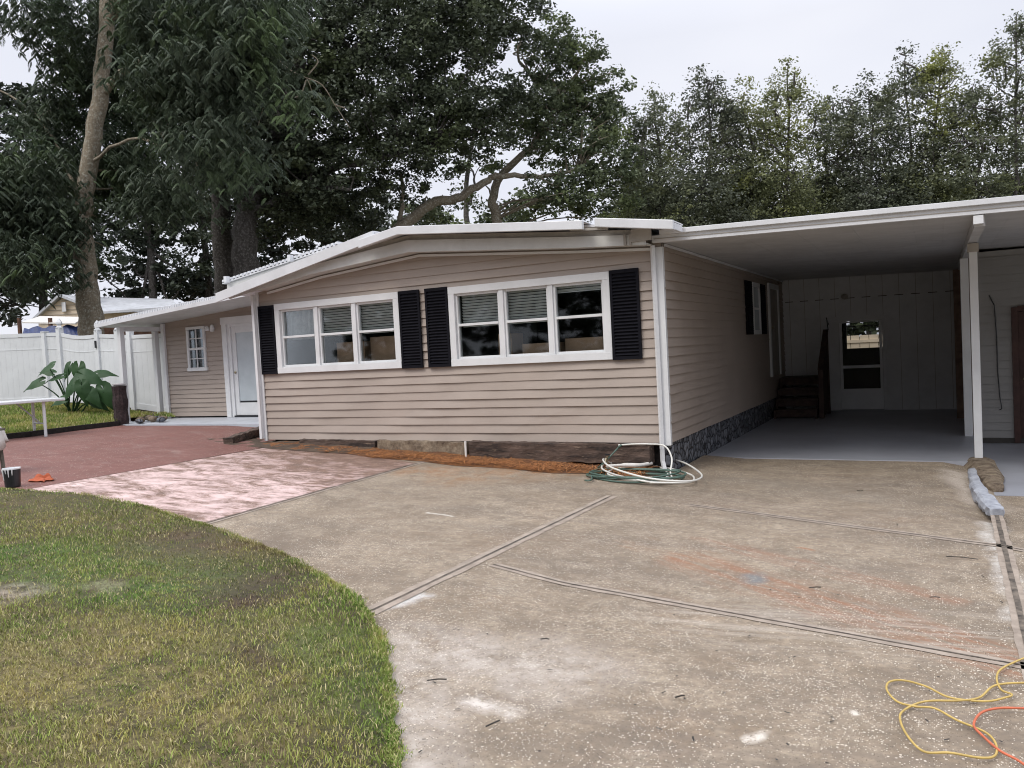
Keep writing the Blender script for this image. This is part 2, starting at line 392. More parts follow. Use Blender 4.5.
k.col(c); k.rough(.95); k.bump(k.noise(30,6,.8), 1, .03); M['turf'] = k.m
k = N('lawn_turf'); c = k.mix(k.ramp(k.noise(2.4,6,.7),.4,.65), (.075,.08,.028), (.13,.095,.05)); c = turf_zones(k, c); c = k.mix(k.ramp(k.noise(25,5,.7),.45,.65,0,.7), c, (.05,.035,.025)); k.col(c); k.rough(.95); k.bump(k.noise(30,6,.8), 1, .03); M['lawn_turf'] = k.m
k = N('mulch'); c = k.mix(k.ramp(k.noise(5,6,.7),.4,.6), (.36,.15,.045), (.17,.075,.035)); c = k.mix(k.ramp(k.noise(45,5,.7),.45,.6,0,.7), c, (.07,.035,.02))
k.col(c); k.rough(.95); k.bump(k.noise(50,6,.8), 1, .03); M['mulch'] = k.m
k = N('tie_wood'); a = k.noise(7,8,.75,k.mapv((.25,1,1.6))); c = k.mix(k.ramp(a,.38,.62), (.13,.088,.068), (.028,.02,.017)); c = k.mix(k.ramp(k.noise(16,5,.7,k.mapv((.3,1,1.8))),.58,.7,0,.8), c, (.30,.22,.16))
k.col(c); k.rough(.95); k.bump(a, 1, .03); M['tie'] = k.m
k = N('old_block'); c = k.mix(k.ramp(k.noise(7,8,.75),.4,.62), (.30,.24,.17), (.10,.07,.05)); k.col(c); k.rough(.95); k.bump(k.noise(30,6,.8),1,.02); M['block'] = k.m
k = N('window_glass'); gl = k.n('ShaderNodeBsdfGlossy'); gl.inputs['Roughness'].default_value = .03; gl.inputs['Color'].default_value = (.9,.93,.95,1)
trn = k.n('ShaderNodeBsdfTransparent'); trn.inputs[0].default_value = (.93,.95,.95,1)
fr = k.n('ShaderNodeFresnel'); fr.inputs[0].default_value = 1.42; mx = k.n('ShaderNodeMixShader'); k.l(k.ramp(fr.outputs[0],0,1,.0,.9), mx.inputs[0]); k.l(trn.outputs[0], mx.inputs[1]); k.l(gl.outputs[0], mx.inputs[2]); k.l(mx.outputs[0], k.out.inputs[0]); M['glass'] = k.m
k = N('door_screen'); gl = k.n('ShaderNodeBsdfGlossy'); gl.inputs['Roughness'].default_value = .15; trn = k.n('ShaderNodeBsdfTransparent'); trn.inputs[0].default_value = (.45,.46,.46,1)
mx = k.n('ShaderNodeMixShader'); mx.inputs[0].default_value = .008; k.l(trn.outputs[0], mx.inputs[1]); k.l(gl.outputs[0], mx.inputs[2]); k.l(mx.outputs[0], k.out.inputs[0]); M['screen'] = k.m
k = N('frosted_glass'); k.col(k.mix(k.ramp(k.noise(3,3),.3,.7),(.50,.55,.58),(.42,.47,.50))); k.rough(.25); M['frost'] = k.m

# ------------------------------------------------------------------ ground sheets
def sheet(name, poly, off, m, kind='structure', cell=.5, zf=None, parent=None, thick=0):
    """flat polygon in plan, cut on a grid and laid on the ground function"""
    b = MB(); b.face([(p[0], p[1], 0) for p in poly])
    xs = [p[0] for p in poly]; ys = [p[1] for p in poly]
    def cut(co, no): bmesh.ops.bisect_plane(b.bm, geom=b.bm.verts[:]+b.bm.edges[:]+b.bm.faces[:], plane_co=co, plane_no=no)
    for i in range(math.ceil(min(xs)/cell), math.floor(max(xs)/cell)+1): cut((i*cell,0,0), (1,0,0))
    for i in range(math.ceil(min(ys)/cell), math.floor(max(ys)/cell)+1): cut((0,i*cell,0), (0,1,0))
    for v in (0, .6, 3.46, -9.5): cut((v,0,0), (1,0,0))
    for v in b.bm.verts: v.co.z = (zf or g)(v.co.x, v.co.y)+off
    bmesh.ops.triangulate(b.bm, faces=b.bm.faces[:])
    for f in b.bm.faces:
        if f.normal.z < 0: f.normal_flip()
    o = b.build(name, m, parent, recalc=False)
    if kind: o['kind'] = kind
    return o
# wide terrain
b = MB(); b.face([(-400,-400,-.22),(400,-400,-.22),(400,400,-.22),(-400,400,-.22)]); o = b.build('ground', M['turf']); o['kind'] = 'structure'
P2 = lambda *a: [gp(*q) for q in a]
lawn_edge = [gp(*q) for q in ((-60,489),(0,490),(25,491),(60,494),(90,497),(120,503),(150,511),(175,518),(200,526),(232,537),(262,549),(290,561),(318,576),(340,591),(358,607),(372,624),(381,645),(387,668),(389,690),(391,715),(394,740),(396,768),(400,810),(404,880))]
drive = [gp(250,431), (-6.9,.05,0), (0.02,.05,0), (.02,1.53,0), (3.33,1.555,0), (3.46,1.5,0), (3.46,-.2,0), (9,-.1,0), (9,-13,0), (-2,-13,0)]
drive = [(-9.2,1.45,0), (-6.9,1.45,0), (-6.9,.05,0), (0.02,.05,0), (.02,1.53,0), (3.46,1.56,0), (3.46,-.15,0), (9,-.05,0), (9,-13,0), (-16,-13,0), (-16,-1.6,0), (-12,-.6,0)]
sheet('driveway', drive, 0, M['concrete'])
# faded pink strip and red patio paint are laid on the same slab
pinkA, pinkB = gp(25,490), gp(262,448.5); pinkC, pinkD = gp(418,463.5), gp(198,526)
ext = lambda p, q, t: tuple(np.array(p)+(np.array(q)-np.array(p))*t)
bl = ext(pinkB, pinkA, 1.15); dl = ext(pinkC, pinkD, 1.25)
sheet('faded_pink_slab', [bl, pinkB, gp(290,447), gp(330,451), pinkC, dl], .004, M['pink_paint'])
patio = [gp(262,448.2), ext(pinkB, pinkA, 1.1), gp(-80,500), gp(-80,441), gp(0,440), gp(46,434), gp(118,426), gp(128,425.5), (-13.3,1.5,0), (-8.6,1.52,0), (-6.95,1.4,0), (-6.95,.0,0)]
sheet('patio', patio, .006, M['red_paint'])
# joints
def joint(a, b_, w, m, off):
    a, b_ = np.array(a), np.array(b_); d = (b_-a)[:2]; d /= np.linalg.norm(d); nn = np.array([-d[1], d[0]])*w/2
    L = np.linalg.norm((b_-a)[:2]); n = max(2, int(L/.12)); pts1 = []; pts2 = []
    for i in range(n+1):
        p = a[:2]+(b_-a)[:2]*i/n; j = 1+random.uniform(-.12,.12); j2 = 1+random.uniform(-.12,.12)
        pts1.append((p[0]+nn[0]*j, p[1]+nn[1]*j)); pts2.append((p[0]-nn[0]*j2, p[1]-nn[1]*j2))
    o = MB()
    for i in range(n): o.face([(q[0], q[1], g(*q)+off) for q in (pts1[i], pts1[i+1], pts2[i+1], pts2[i])])
    o = o.build('pavement_joint', m); o['kind'] = 'structure'
M['joint_dark'] = plain('joint_dark', (.04,.033,.027), .95, .4, 12, c2=(.20,.165,.13))
M['joint_pale'] = plain('joint_pale', (.36,.30,.245), .9, .2, 9, .3, 50, c2=(.22,.18,.145))
for pa, pb, w in ((gp(612,496), gp(368,613), .022), (gp(493,565), gp(1060,673), .014), (gp(690,505), gp(1000,546), .014), (gp(1030,552), gp(1000,546), .012), (gp(996,513), gp(1050,740), .04), (ext(pinkC, pinkD, -.05), dl, .012)):
    joint(pa, pb, w*4.2+.04 if w < .03 else .1, M['joint_pale'], .004); joint(pa, pb, w*.8, M['joint_dark'], .0075)

# dirt and pine-straw mulch at the foot of the wall
mul = [(-6.9,-.32), (-5.9,-.5), (-4.9,-.45), (-4.2,-.62), (-3.4,-.6), (-2.7,-.72), (-2.0,-.62), (-1.3,-.7), (-.7,-.45), (-.2,-.2), (-.1,.05), (-6.9,.05)]
mound = lambda x, y: g(x, y) + .05*sstep(-.6, -.15, y)*sstep(-6.9,-6.3,x)*(1+.4*math.sin(x*7)*math.sin(y*9+x*3))
sheet('mulch_bed', [(p[0], p[1]) for p in mul], .005, M['mulch'], 'structure', .12, mound)
sheet('soil_strip', [(-8.2,-.1), (-7.4,-.45), (-6.3,-.55), (-5.0,-.52), (-4.4,-.3), (-4.6,.05), (-6.92,.05), (-7.4,.5)], .010, M['soil'], 'structure', .15, lambda x, y: mound(x, y)+.006*math.sin(x*11)*math.sin(y*13)-.004)
# pine straw / chips scattered as one tangle
def scatter_bits(name, m, n, fn, L=(.03,.09), w=.003, lift=.02, kind='stuff', label=None):
    xy = np.array([fn() for _ in range(n)]); z = np.array([g(*p) for p in xy])+rng.uniform(.012, lift+.012, n)
    an = rng.uniform(0, math.tau, n); l = rng.uniform(*L, n)/2; d = np.stack([np.cos(an), np.sin(an)], 1)
    pr = np.stack([-d[:,1], d[:,0]], 1)*w; tilt = rng.uniform(-.4,.4,n)*l
    V = np.empty((n,4,3)); c = xy
    V[:,0,:2] = c-d*l[:,None]-pr; V[:,1,:2] = c-d*l[:,None]+pr; V[:,2,:2] = c+d*l[:,None]+pr; V[:,3,:2] = c+d*l[:,None]-pr
    V[:,0,2] = V[:,1,2] = z-np.abs(tilt); V[:,2,2] = V[:,3,2] = z+tilt
    o = np_mesh(name, V.reshape(-1,3), np.arange(n*4).reshape(n,4), m)
    return tag(o, label, kind=kind)
def in_mulch():
    while True:
        x = random.uniform(-5.2,-.2); y = random.uniform(-.75,-.08)
        if y > -.62+.1*math.sin(x*5)+.12*abs(x+2.3)/2+random.gauss(0,.07): return (x, y)
tag(scatter_bits('pine_straw', plain('straw', (.62,.27,.09), .9, .3, 19, c2=(.22,.09,.04)), 9000, in_mulch, lift=.05), 'orange brown pine straw heaped along the foot of the tan wall', 'mulch')

# lawn
def poly_area_sample(poly, n):
    P = np.array([p[:2] for p in poly]); out = []
    mn, mx_ = P.min(0), P.max(0); tot = 0
    while tot < n:
        q = rng.uniform(mn, mx_, (n*2, 2)); ins = np.zeros(len(q), bool); j = len(P)-1
        for i in range(len(P)):
            a, b_ = P[i], P[j]
            c = ((a[1] > q[:,1]) != (b_[1] > q[:,1])) & (q[:,0] < (b_[0]-a[0])*(q[:,1]-a[1])/(b_[1]-a[1]+1e-12)+a[0]); ins ^= c; j = i
        q = q[ins]; out.append(q); tot += len(q)
    return np.concatenate(out)[:n]
lawn_poly = [tuple(p[:2]) for p in lawn_edge] + [(1.4,-11), (-14,-11), (-14,-5)]
lawnz = lambda x, y: g(x, y)+.018+.012*math.sin(x*3.1+y*1.7)*math.sin(y*4.3-x)
sheet('lawn_soil', lawn_poly, .0, M['lawn_turf'], 'structure', .3, lawnz)
gv = np.vectorize(g)
def blades(name, q, m, hgt, wid, label, cat):
    n = len(q)
    x, y = q[:,0], q[:,1]; z = gv(x, y)+.018+.012*np.sin(x*3.1+y*1.7)*np.sin(y*4.3-x)
    pat = np.sin(x*1.9+1.3*np.sin(y*1.3))*np.sin(y*2.3+x*.7)+1.2*np.sin(x*11+3*np.sin(y*7))*np.sin(y*13+2*np.sin(x*9))
    h = rng.uniform(*hgt, n)*(1+.25*pat); an = rng.uniform(0, math.tau, n); lean = rng.uniform(.1,1.15,n)*h; la = rng.uniform(0, math.tau, n)
    w = rng.uniform(*wid, n); dx, dy = np.cos(an)*w, np.sin(an)*w; lx, ly = np.cos(la)*lean, np.sin(la)*lean
    V = np.empty((n,5,3))
    V[:,0] = np.stack([x-dx, y-dy, z], 1); V[:,1] = np.stack([x+dx, y+dy, z], 1)
    V[:,2] = np.stack([x+dx*.8+lx*.4, y+dy*.8+ly*.4, z+h*.6], 1); V[:,3] = np.stack([x-dx*.8+lx*.4, y-dy*.8+ly*.4, z+h*.6], 1)
    V[:,4] = np.stack([x+lx, y+ly, z+h*np.sqrt(np.clip(1.3-(lean/h)**2*.8, .08, 1))], 1)
    F4 = np.concatenate([np.stack([np.arange(n)*5+k for k in (0,1,2,3)], 1)])
    F3 = np.stack([np.arange(n)*5+k for k in (3,2,4,4)], 1)
    # quads for the lower blade, tips as separate degenerate-free triangles
    me = bpy.data.meshes.new(name); vs = V.reshape(-1,3)
    me.vertices.add(len(vs)); me.vertices.foreach_set('co', vs.astype(np.float32).ravel())
    li = np.concatenate([F4.ravel(), F3[:,:3].ravel()]); me.loops.add(len(li)); me.loops.foreach_set('vertex_index', li.astype(np.int32))
    me.polygons.add(2*n); me.polygons.foreach_set('loop_start', np.concatenate([np.arange(n)*4, 4*n+np.arange(n)*3]).astype(np.int32))
    me.update(calc_edges=True); me.validate(); me.materials.append(m)
    o = bpy.data.objects.new(name, me); COL.objects.link(o); return tag(o, label, cat, kind='stuff')
def thin(q, dens_near, near):
    d = np.hypot(q[:,0]-CAM[0], q[:,1]-CAM[1]); return d
bare = [(gp(190,545), .55, .85), (gp(255,590), .5, .7), (gp(255,655), .28, .5), (gp(10,590), .35, .95), (gp(105,590), .22, .9), (gp(60,505), .9, .55), (gp(20,500), 1.0, .45), (gp(130,745), .2, .4), (gp(95,530), .5,.3)]
q = poly_area_sample(lawn_poly, 640000)
ee = np.array([p[:2] for p in lawn_edge]); ti = rng.uniform(0, len(ee)-1.001, 16000); i0 = ti.astype(int); fr_ = (ti-i0)[:,None]; de = ee[i0+1]-ee[i0]; de /= np.linalg.norm(de,axis=1)[:,None]
rag = .016+.016*np.sin(ti*5.1)*np.sin(ti*2.3+1); q = np.concatenate([q, ee[i0]*(1-fr_)+ee[i0+1]*fr_+np.stack([-de[:,1], de[:,0]],1)*(rng.normal(0,1,len(ti))*rag)[:,None]])
d = np.hypot(q[:,0]-CAM[0], q[:,1]-CAM[1]); keep = rng.uniform(0,1,len(q)) < np.clip(5.5/d, .25, 1)
vis = (q-CAM[:2])@np.array([CF[0], CF[1]]); side = np.abs((q-CAM[:2])@np.array([CR[0], CR[1]])); keep &= (vis > 1.6) & (side < vis*.78+.6)
for c_, r_, s_ in bare:
    dd = np.hypot(q[:,0]-c_[0], (q[:,1]-c_[1])); keep &= rng.uniform(0,1,len(q)) > s_*np.exp(-(dd/r_)**2*1.3)
q = q[keep]; print('blades', len(q))
blades('grass', q, M['grass'], (.010,.032), (.0012,.0030), 'patchy green and yellowed grass of the curving front lawn', 'grass')

# ------------------------------------------------------------------ siding generator
def siding(origin, ux, nrm, u0, u1, z0, z1, course=.12, holes=(), dep=.026, clip=(), thick=.03):
    """lapped boards on a vertical wall; u along ux, n out of the wall"""
    o = np.array(origin, float); ux = np.array(ux, float); nr = np.array(nrm, float); b = MB()
    P = lambda u, z, n: o+ux*u+nr*n+np.array([0,0,z])
    ub = sorted({u0, u1, *[h[0] for h in holes], *[h[1] for h in holes]})
    n = math.ceil((z1-z0)/course); ub = sorted({*ub, *[u0+.22*j for j in range(1, int((u1-u0)/.22)) if min(abs(u0+.22*j-q_) for q_ in ub) > .02]})
    wv = lambda u, i: .78+.34*math.sin(u*2.1+i*1.9+math.sin(u*.9+i))*math.sin(u*.8+i*2.7)+.10*math.sin(u*6.3+i*4)
    for i in range(n):
        za, zb = z0+i*course, min(z1, z0+(i+1)*course); zs = sorted({za, zb, *[h[k] for h in holes for k in (2,3) if za < h[k] < zb]})
        dp = lambda z: dep*(1-(z-za)/course)
        for ua, uc in zip(ub, ub[1:]):
            for zl, zh in zip(zs, zs[1:]):
                um, zm = (ua+uc)/2, (zl+zh)/2
                if any(h[0] < um < h[1] and h[2] < zm < h[3] for h in holes): continue
                wa, wc = wv(ua, i), wv(uc, i)
                b.face([P(ua,zl,dp(zl)*wa), P(uc,zl,dp(zl)*wc), P(uc,zh,dp(zh)*wc), P(ua,zh,dp(zh)*wa)])
                if zl == za: b.face([P(ua,za,dep*wa), P(ua,za,0), P(uc,za,0), P(uc,za,dep*wc)])
    for co, no in clip: bmesh.ops.bisect_plane(b.bm, geom=b.bm.verts[:]+b.bm.edges[:]+b.bm.faces[:], plane_co=co, plane_no=no, clear_outer=True)
    return b
def finish(b, name, m, parent, n):
    for f in b.bm.faces:
        f.normal_update()
        if f.normal.dot(Vector(n)) < -.01: f.normal_flip()
    return b.build(name, m, parent, recalc=False)

# ------------------------------------------------------------------ the house
H = empty('mobile_home', (-3.4, 0, .1), 'single storey tan sided mobile home with white trim and black shutters', 'house')
W = -6.88; ZB = .40
peak = (-3.58, 3.22); eL = (W, 2.83); eR = (0, 2.92)
# gable wall
W1 = (-6.49,-4.01,1.484,2.612); W2 = (-3.14,-.69,1.474,2.602)
def inset(w, t=.075): return (w[0]+t, w[1]-t, w[2]+t, w[3]-t)
sl = np.array([peak[0]-eL[0], 0, peak[1]-eL[1]]); nl = Vector((-sl[2], 0, sl[0])).normalized()
sr = np.array([eR[0]-peak[0], 0, eR[1]-peak[1]]); nr_ = Vector((-sr[2], 0, sr[0])).normalized()
b = siding((0,0,0), (1,0,0), (0,-1,0), W, -.0, ZB, 3.3, .12, (inset(W1), inset(W2)), clip=(((peak[0],0,peak[1]), nl), ((peak[0],0,peak[1]), nr_)))
wall = finish(b, 'wall', M['siding'], H, (0,-1,0))
b = MB()   # body behind the boards: slab with openings
def slab_holes(b, x0, x1, z0, z1, y0, y1, holes):
    xs = sorted({x0, x1, *[h[0] for h in holes], *[h[1] for h in holes]}); zs = sorted({z0, z1, *[h[2] for h in holes], *[h[3] for h in holes]})
    for a, c in zip(xs, xs[1:]):
        for e, f in zip(zs, zs[1:]):
            if any(h[0] < (a+c)/2 < h[1] and h[2] < (e+f)/2 < h[3] for h in holes): continue
            b.box(a, c, y0, y1, e, f)
slab_holes(b, W+.01, -.02, ZB+.003, 2.78, .003, .1, (inset(W1), inset(W2)))
b.prism([(W+.01,.003,2.783), (-.02,.003,2.783), (-.02,.003,eR[1]-.02), (peak[0],.003,peak[1]-.02), (W+.01,.003,eL[1]-.02)], (0,.09,0))
b.box(W+.01, W+.1, .103, 12, ZB, 2.78); b.box(-.11, -.02, .103, 12, ZB, 2.86); b.box(W+.11, -.12, 11.9, 12, ZB, 2.78)
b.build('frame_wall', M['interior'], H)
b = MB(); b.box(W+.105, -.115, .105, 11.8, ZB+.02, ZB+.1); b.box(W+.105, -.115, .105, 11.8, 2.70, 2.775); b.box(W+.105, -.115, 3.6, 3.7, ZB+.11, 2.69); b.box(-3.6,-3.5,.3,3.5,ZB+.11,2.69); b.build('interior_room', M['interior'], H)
# side wall in the carport
b = siding((0,0,0), (0,1,0), (1,0,0), 0.0, 12, ZB, 3.0, .12, (), clip=(((0,0,2.90), (0,0,1)),)); finish(b, 'side_wall', M['siding'], H, (1,0,0))
b = siding((W,0,0), (0,1,0), (-1,0,0), 0.0, 3.05, ZB, 3.0, .12, (), clip=(((0,0,2.82), (0,0,1)),)); finish(b, 'side_wall', M['siding'], H, (-1,0,0))
# stone skirting
b = MB(); b.box(-.10, -.012, .11, 11.9, -.2, ZB-.002); o = b.build('skirting', M['stone'], H)
b = MB(); b.box(W+.05, -.05, .14, .24, -.2, ZB-.005); b.build('foundation', M['edging'], H)
# corner trims
b = MB(); b.box(-.115, .003, -.035, -.017, ZB-.03, 2.84); b.box(.0035, .023, -.034, .03, ZB-.03, 2.84); b.build('corner_trim', M['white_trim'], H)
b = MB(); b.box(W-.016, W+.045, -.035, -.017, ZB-.02, 2.84); b.box(W-.035, W-.017, -.0165, .07, ZB-.02, 2.84); b.build('corner_trim', M['white_trim'], H)
# downspout standing at the right corner
DS = MB(); DS.tube([(-.09,-.07,2.86), (-.085,-.075,2.3), (-.08,-.075,.18), (-.05,-.10,.06)], .03, 4); DS.build('downspout', M['white_trim'], H)
DS = MB(); DS.box(W-.055, W-.005, -.1, -.04, .42, 2.8); DS.build('downspout', M['white_trim'], H)
# frieze band + soffit + roof edge following measured roof line
band_b = [(-6.95,2.78), (-6.62,2.83), (-5.45,2.985), (-3.6,3.13), (-1.1,2.92), (-.10,2.85)]
band_t = [(-7.30,2.74), (-6.9,2.87), (-5.43,3.12), (-3.6,3.30), (-1.09,3.06), (-.10,2.975)]
band_t[0] = (-7.25,2.80)
def strip(b, lo, hi, y, t):
    pts = [(x, y, z) for x, z in lo]+[(x, y, z) for x, z in hi[::-1]]
    n = len(lo)
    for i in range(n-1): b.prism([(lo[i][0],y,lo[i][1]), (lo[i+1][0],y,lo[i+1][1]), (hi[i+1][0],y,hi[i+1][1]), (hi[i][0],y,hi[i][1])], (0,t,0))
b = MB(); strip(b, band_b[1:], band_t[1:], -.3, .02); b.prism([(-7.2,-.3,2.745),(-6.62,-.3,2.83),(-6.9,-.3,2.87),(-7.3,-.3,2.80)], (0,.02,0)); b.build('fascia', M['fascia'], H)
b = MB(); strip(b, [(x, z+.01) for x, z in band_b[1:]], [(x, z+.028) for x, z in band_b[1:]], -.279, .27); b.build('soffit', M['fascia'], H)
b = MB(); strip(b, [(x, z-.045) for x, z in band_b[1:]], [(x, z-.012) for x, z in band_b[1:]], -.045, .025); b.build('soffit_trim', M['white_trim'], H)
# shaded liner above the band
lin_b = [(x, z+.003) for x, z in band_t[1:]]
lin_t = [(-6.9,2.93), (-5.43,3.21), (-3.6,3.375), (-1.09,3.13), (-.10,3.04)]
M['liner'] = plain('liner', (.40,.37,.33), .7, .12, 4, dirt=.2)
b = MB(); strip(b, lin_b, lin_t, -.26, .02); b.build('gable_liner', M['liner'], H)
# main roof sheets: left and right slopes, thin metal
def roofslope(b, a, c, y0, y1, t, off=0):
    b.prism([(a[0],y0,a[1]+off), (c[0],y0,c[1]+off), (c[0],y0,c[1]+off+t), (a[0],y0,a[1]+off+t)], (0,y1-y0,0))
b = MB(); roofslope(b, (-7.33,2.82), (-3.6,3.40), -.40, 12.3, .03); roofslope(b, (-3.6,3.40), (.22,3.05), -.34, 12.3, .03)
b.build('roof', M['white_metal'], H)
b = MB(); b.prism([(-7.36,-.44,2.70), (-4.10,-.44,3.335), (-4.10,-.44,3.475), (-7.36,-.44,2.845)], (0,.035,0)); b.prism([(-7.36,-.40,2.835),(-4.1,-.40,3.465),(-4.1,-.40,3.478),(-7.36,-.40,2.848)],(0,.16,0)); b.build('rake_trim', M['white_metal'], H)
b = MB(); b.prism([(-4.26,-.58,3.23), (-3.57,-.58,3.345), (-.80,-.58,3.09), (-.80,-.58,3.20), (-3.57,-.58,3.46), (-4.26,-.58,3.35)], (0,.06,0)); b.prism([(-4.26,-.518,3.335),(-3.57,-.518,3.445),(-.80,-.518,3.185),(-.80,-.518,3.199),(-3.57,-.518,3.459),(-4.26,-.518,3.349)],(0,.4,0)); b.build('gutter', M['white_metal'], H, bevel=.008)
b = MB(); b.prism([(-.64,-.58,3.10), (.33,-.58,2.955), (.33,-.58,3.065), (-.64,-.58,3.21)], (0,.06,0)); b.prism([(-.64,-.518,3.19),(.33,-.518,3.045),(.33,-.518,3.064),(-.64,-.518,3.209)],(0,.36,0)); b.box(.29,.333,-.517,-.2,2.958,3.04); b.build('gutter', M['white_metal'], H, bevel=.008)
b = MB(); b.bar((-1.0,-.50,3.115), (-.5,-.50,3.07), .02, .03); b.box(-.37,-.34,-.33,-.302,2.87,3.0); b.box(-.30,-.27,-.33,-.302,2.87,3.0); b.box(-.27,-.02,-.33,-.302,2.90,3.05); b.build('gutter_bracket', M['liner'], H)

# windows
def window(name, w, blinds, parent, mats=None):
    x0, x1, z0, z1 = w
    f = MB()   # casing
    t = .10
    f.box(x0, x1, -.045, -.002, z1-t, z1); f.box(x0, x1, -.05, -.002, z0, z0+t)
    f.box(x0, x0+t, -.044, -.002, z0+t, z1-t); f.box(x1-t, x1, -.044, -.002, z0+t, z1-t)
    win = f.build('window', M['white_trim'], parent, bevel=.004)
    ix0, ix1, iz0, iz1 = x0+t, x1-t, z0+t, z1-t
    n = 3; step = (ix1-ix0)/n; fr = MB(); mid = iz0+(iz1-iz0)*.52
    for i in range(n):
        a, c = ix0+i*step, ix0+(i+1)*step
        a2 = a+(.0 if i == 0 else .035); c2 = c-(.0 if i == n-1 else .035)
        if i: fr.box(a-.035, a+.035, -.03, .06, iz0, iz1)
        s = .032
        fr.box(a2, a2+s, -.005, .07, iz0, iz1); fr.box(c2-s, c2, -.005, .07, iz0, iz1)
        fr.box(a2+s, c2-s, -.004, .069, iz0, iz0+s); fr.box(a2+s, c2-s, -.004, .069, iz1-s, iz1); fr.box(a2+s, c2-s, -.012, .05, mid-.018, mid+.018)
    fr.build('sash', M['white_trim'], win, bevel=.003)
    for i in range(n):
        a, c = ix0+i*step, ix0+(i+1)*step
        p = MB(); p.box(a+.03, c-.03, .024, .028, iz0+.03, mid-.017); p.box(a+.03, c-.03, .036, .040, mid+.017, iz1-.03); p.build('pane', M['glass'], win)
        kind = blinds[i]
        bl = MB()
        if kind == 'blind' or kind == 'short':
            zb = mid-.02 if kind == 'blind' else iz1-.10
            z = iz1-.04; bl.box(a+.05, c-.05, .09, .12, iz1-.05, iz1-.01)
            while z > zb:
                bl.obox(((a+c)/2, .105+.003*math.sin(z*40), z), ((c-a)/2-.045, 0, 0), (0, .012, -.014), (0, .0008, .0008)); z -= .040
            bl.box(a+.05, c-.05, .095, .115, zb-.012, zb)
            bl.build('blind', M['blind'], win)
        elif kind == 'curtain':
            pts = []
            for j in range(40):
                u = j/39; pts.append((a+.04+u*(c-a-.08), .10+.02*math.sin(u*34)+.008*math.sin(u*77)))
            for (p0, p1) in zip(pts, pts[1:]): bl.face([(p0[0],p0[1],mid-.05), (p1[0],p1[1],mid-.05), (p1[0],p1[1]+.02,iz1-.02), (p0[0],p0[1]+.02,iz1-.02)])
            bl.build('curtain', M['curtain'], win, smooth=True)
    return win
wA = window('window', W1, ('curtain','blind','blind'), H); wB = window('window', W2, ('blind','blind','short'), H)
tag(wA, 'white framed triple window with blinds and tan boxes inside'); tag(wB, 'white framed triple window with a lone unblinded right light')
# things seen inside, behind the lower lights
def carton(x0, x1, y0, y1, z0, z1, label, flap=True):
    e = empty('cardboard_box', ((x0+x1)/2, (y0+y1)/2, z0), label, 'box', 'cardboard boxes behind the front windows')
    b = MB(); b.box(x0, x1, y0, y1, z0, z1); b.build('carton', M['cardboard'], e, bevel=.004)
    b = MB(); b.box(x0+.01, x1-.01, (y0+y1)/2-.025, (y0+y1)/2+.025, z1, z1+.001); b.build('tape', M['curtain'], e)
ZT = 1.3
t = empty('table', (-3.3,.5,.5), 'long low table inside the house carrying the cardboard boxes', 'table')
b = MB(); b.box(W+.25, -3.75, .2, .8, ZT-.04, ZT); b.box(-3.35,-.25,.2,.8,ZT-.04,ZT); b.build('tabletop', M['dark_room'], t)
for x in (W+.3, -3.8, -3.3, -.3):
    for y in (.25, .75): b = MB(); b.box(x-.02, x+.02, y-.02, y+.02, ZB+.1, ZT-.041); b.build('leg', M['dark_room'], t)
carton(-5.48,-4.92,.25,.65,ZT,1.93,'tall tan cardboard box behind the middle light of the left window')
carton(-4.80,-4.08,.25,.65,ZT,1.98,'tan cardboard box behind the rightmost light of the left window')
carton(-2.52,-2.30,.25,.6,ZT,1.90,'narrow pale cardboard box behind the left light of the right window')
carton(-2.14,-1.55,.25,.6,ZT,1.74,'wide tan cardboard box behind the middle light of the right window')
carton(-1.48,-.90,.25,.6,ZT,1.78,'wide tan cardboard box behind the right light of the right window')
# shutters
def shutter_mesh(wd, ht):
    fr = MB(); s = .035
    fr.box(0, wd, -.045, -.018, 0, s*1.3); fr.box(0, wd, -.045, -.018, ht-s*1.3, ht); fr.box(0, s, -.044, -.018, s*1.3, ht-s*1.3); fr.box(wd-s, wd, -.044, -.018, s*1.3, ht-s*1.3)
    fr.box(s, wd-s, -.022, -.018, s, ht-s)
    n = int((ht-.1)/.042)
    for i in range(n):
        z = .055+i*(ht-.11)/n+.015; fr.obox((wd/2, -.033, z), (wd/2-s, 0, 0), (0, .011, .012), (0, .002, -.002))
    return fr
for x0, x1, z0, z1, lb in ((-6.84,-6.495,1.48,2.60,'black louvred shutter by the porch corner'), (-4.0,-3.63,1.475,2.615,'black louvred shutter right of the left window'), (-3.53,-3.145,1.475,2.615,'black louvred shutter left of the right window'), (-.685,-.295,1.465,2.61,'black louvred shutter by the carport corner')):
    b = shutter_mesh(x1-x0, z1-z0); bmesh.ops.translate(b.bm, verts=b.bm.verts, vec=(x0,-.012,z0)); o = b.build('shutter', M['shutter'], H); o['label'] = lb
# side window with shutters (in the carport)
def sidebox(b, y0, y1, z0, z1, x0=.018, x1=.05): b.box(x0, x1, y0, y1, z0, z1)
SW = MB()
for a in ((5.28,5.97,2.60,2.68), (5.28,5.97,1.72,1.80)): sidebox(SW, *a)
sidebox(SW,5.28,5.36,1.80,2.60); sidebox(SW,5.89,5.97,1.80,2.60); sidebox(SW,5.36,5.89,2.18,2.22,.02,.04)
sw = SW.build('window', M['white_trim'], H); b = MB(); sidebox(b,5.36,5.89,1.80,2.60,.0275,.030); b.build('pane', M['frost'], sw)
for y0 in (4.72,6.0):
    b = MB(); sidebox(b, y0, y0+.5, 1.72, 2.68, .018, .050)
    for i in range(22): b.obox((.056, y0+.25, 1.78+i*.04), (0,.21,0), (.006,0,.01), (.002,0,-.002))
    b.build('shutter', M['shutter'], H)
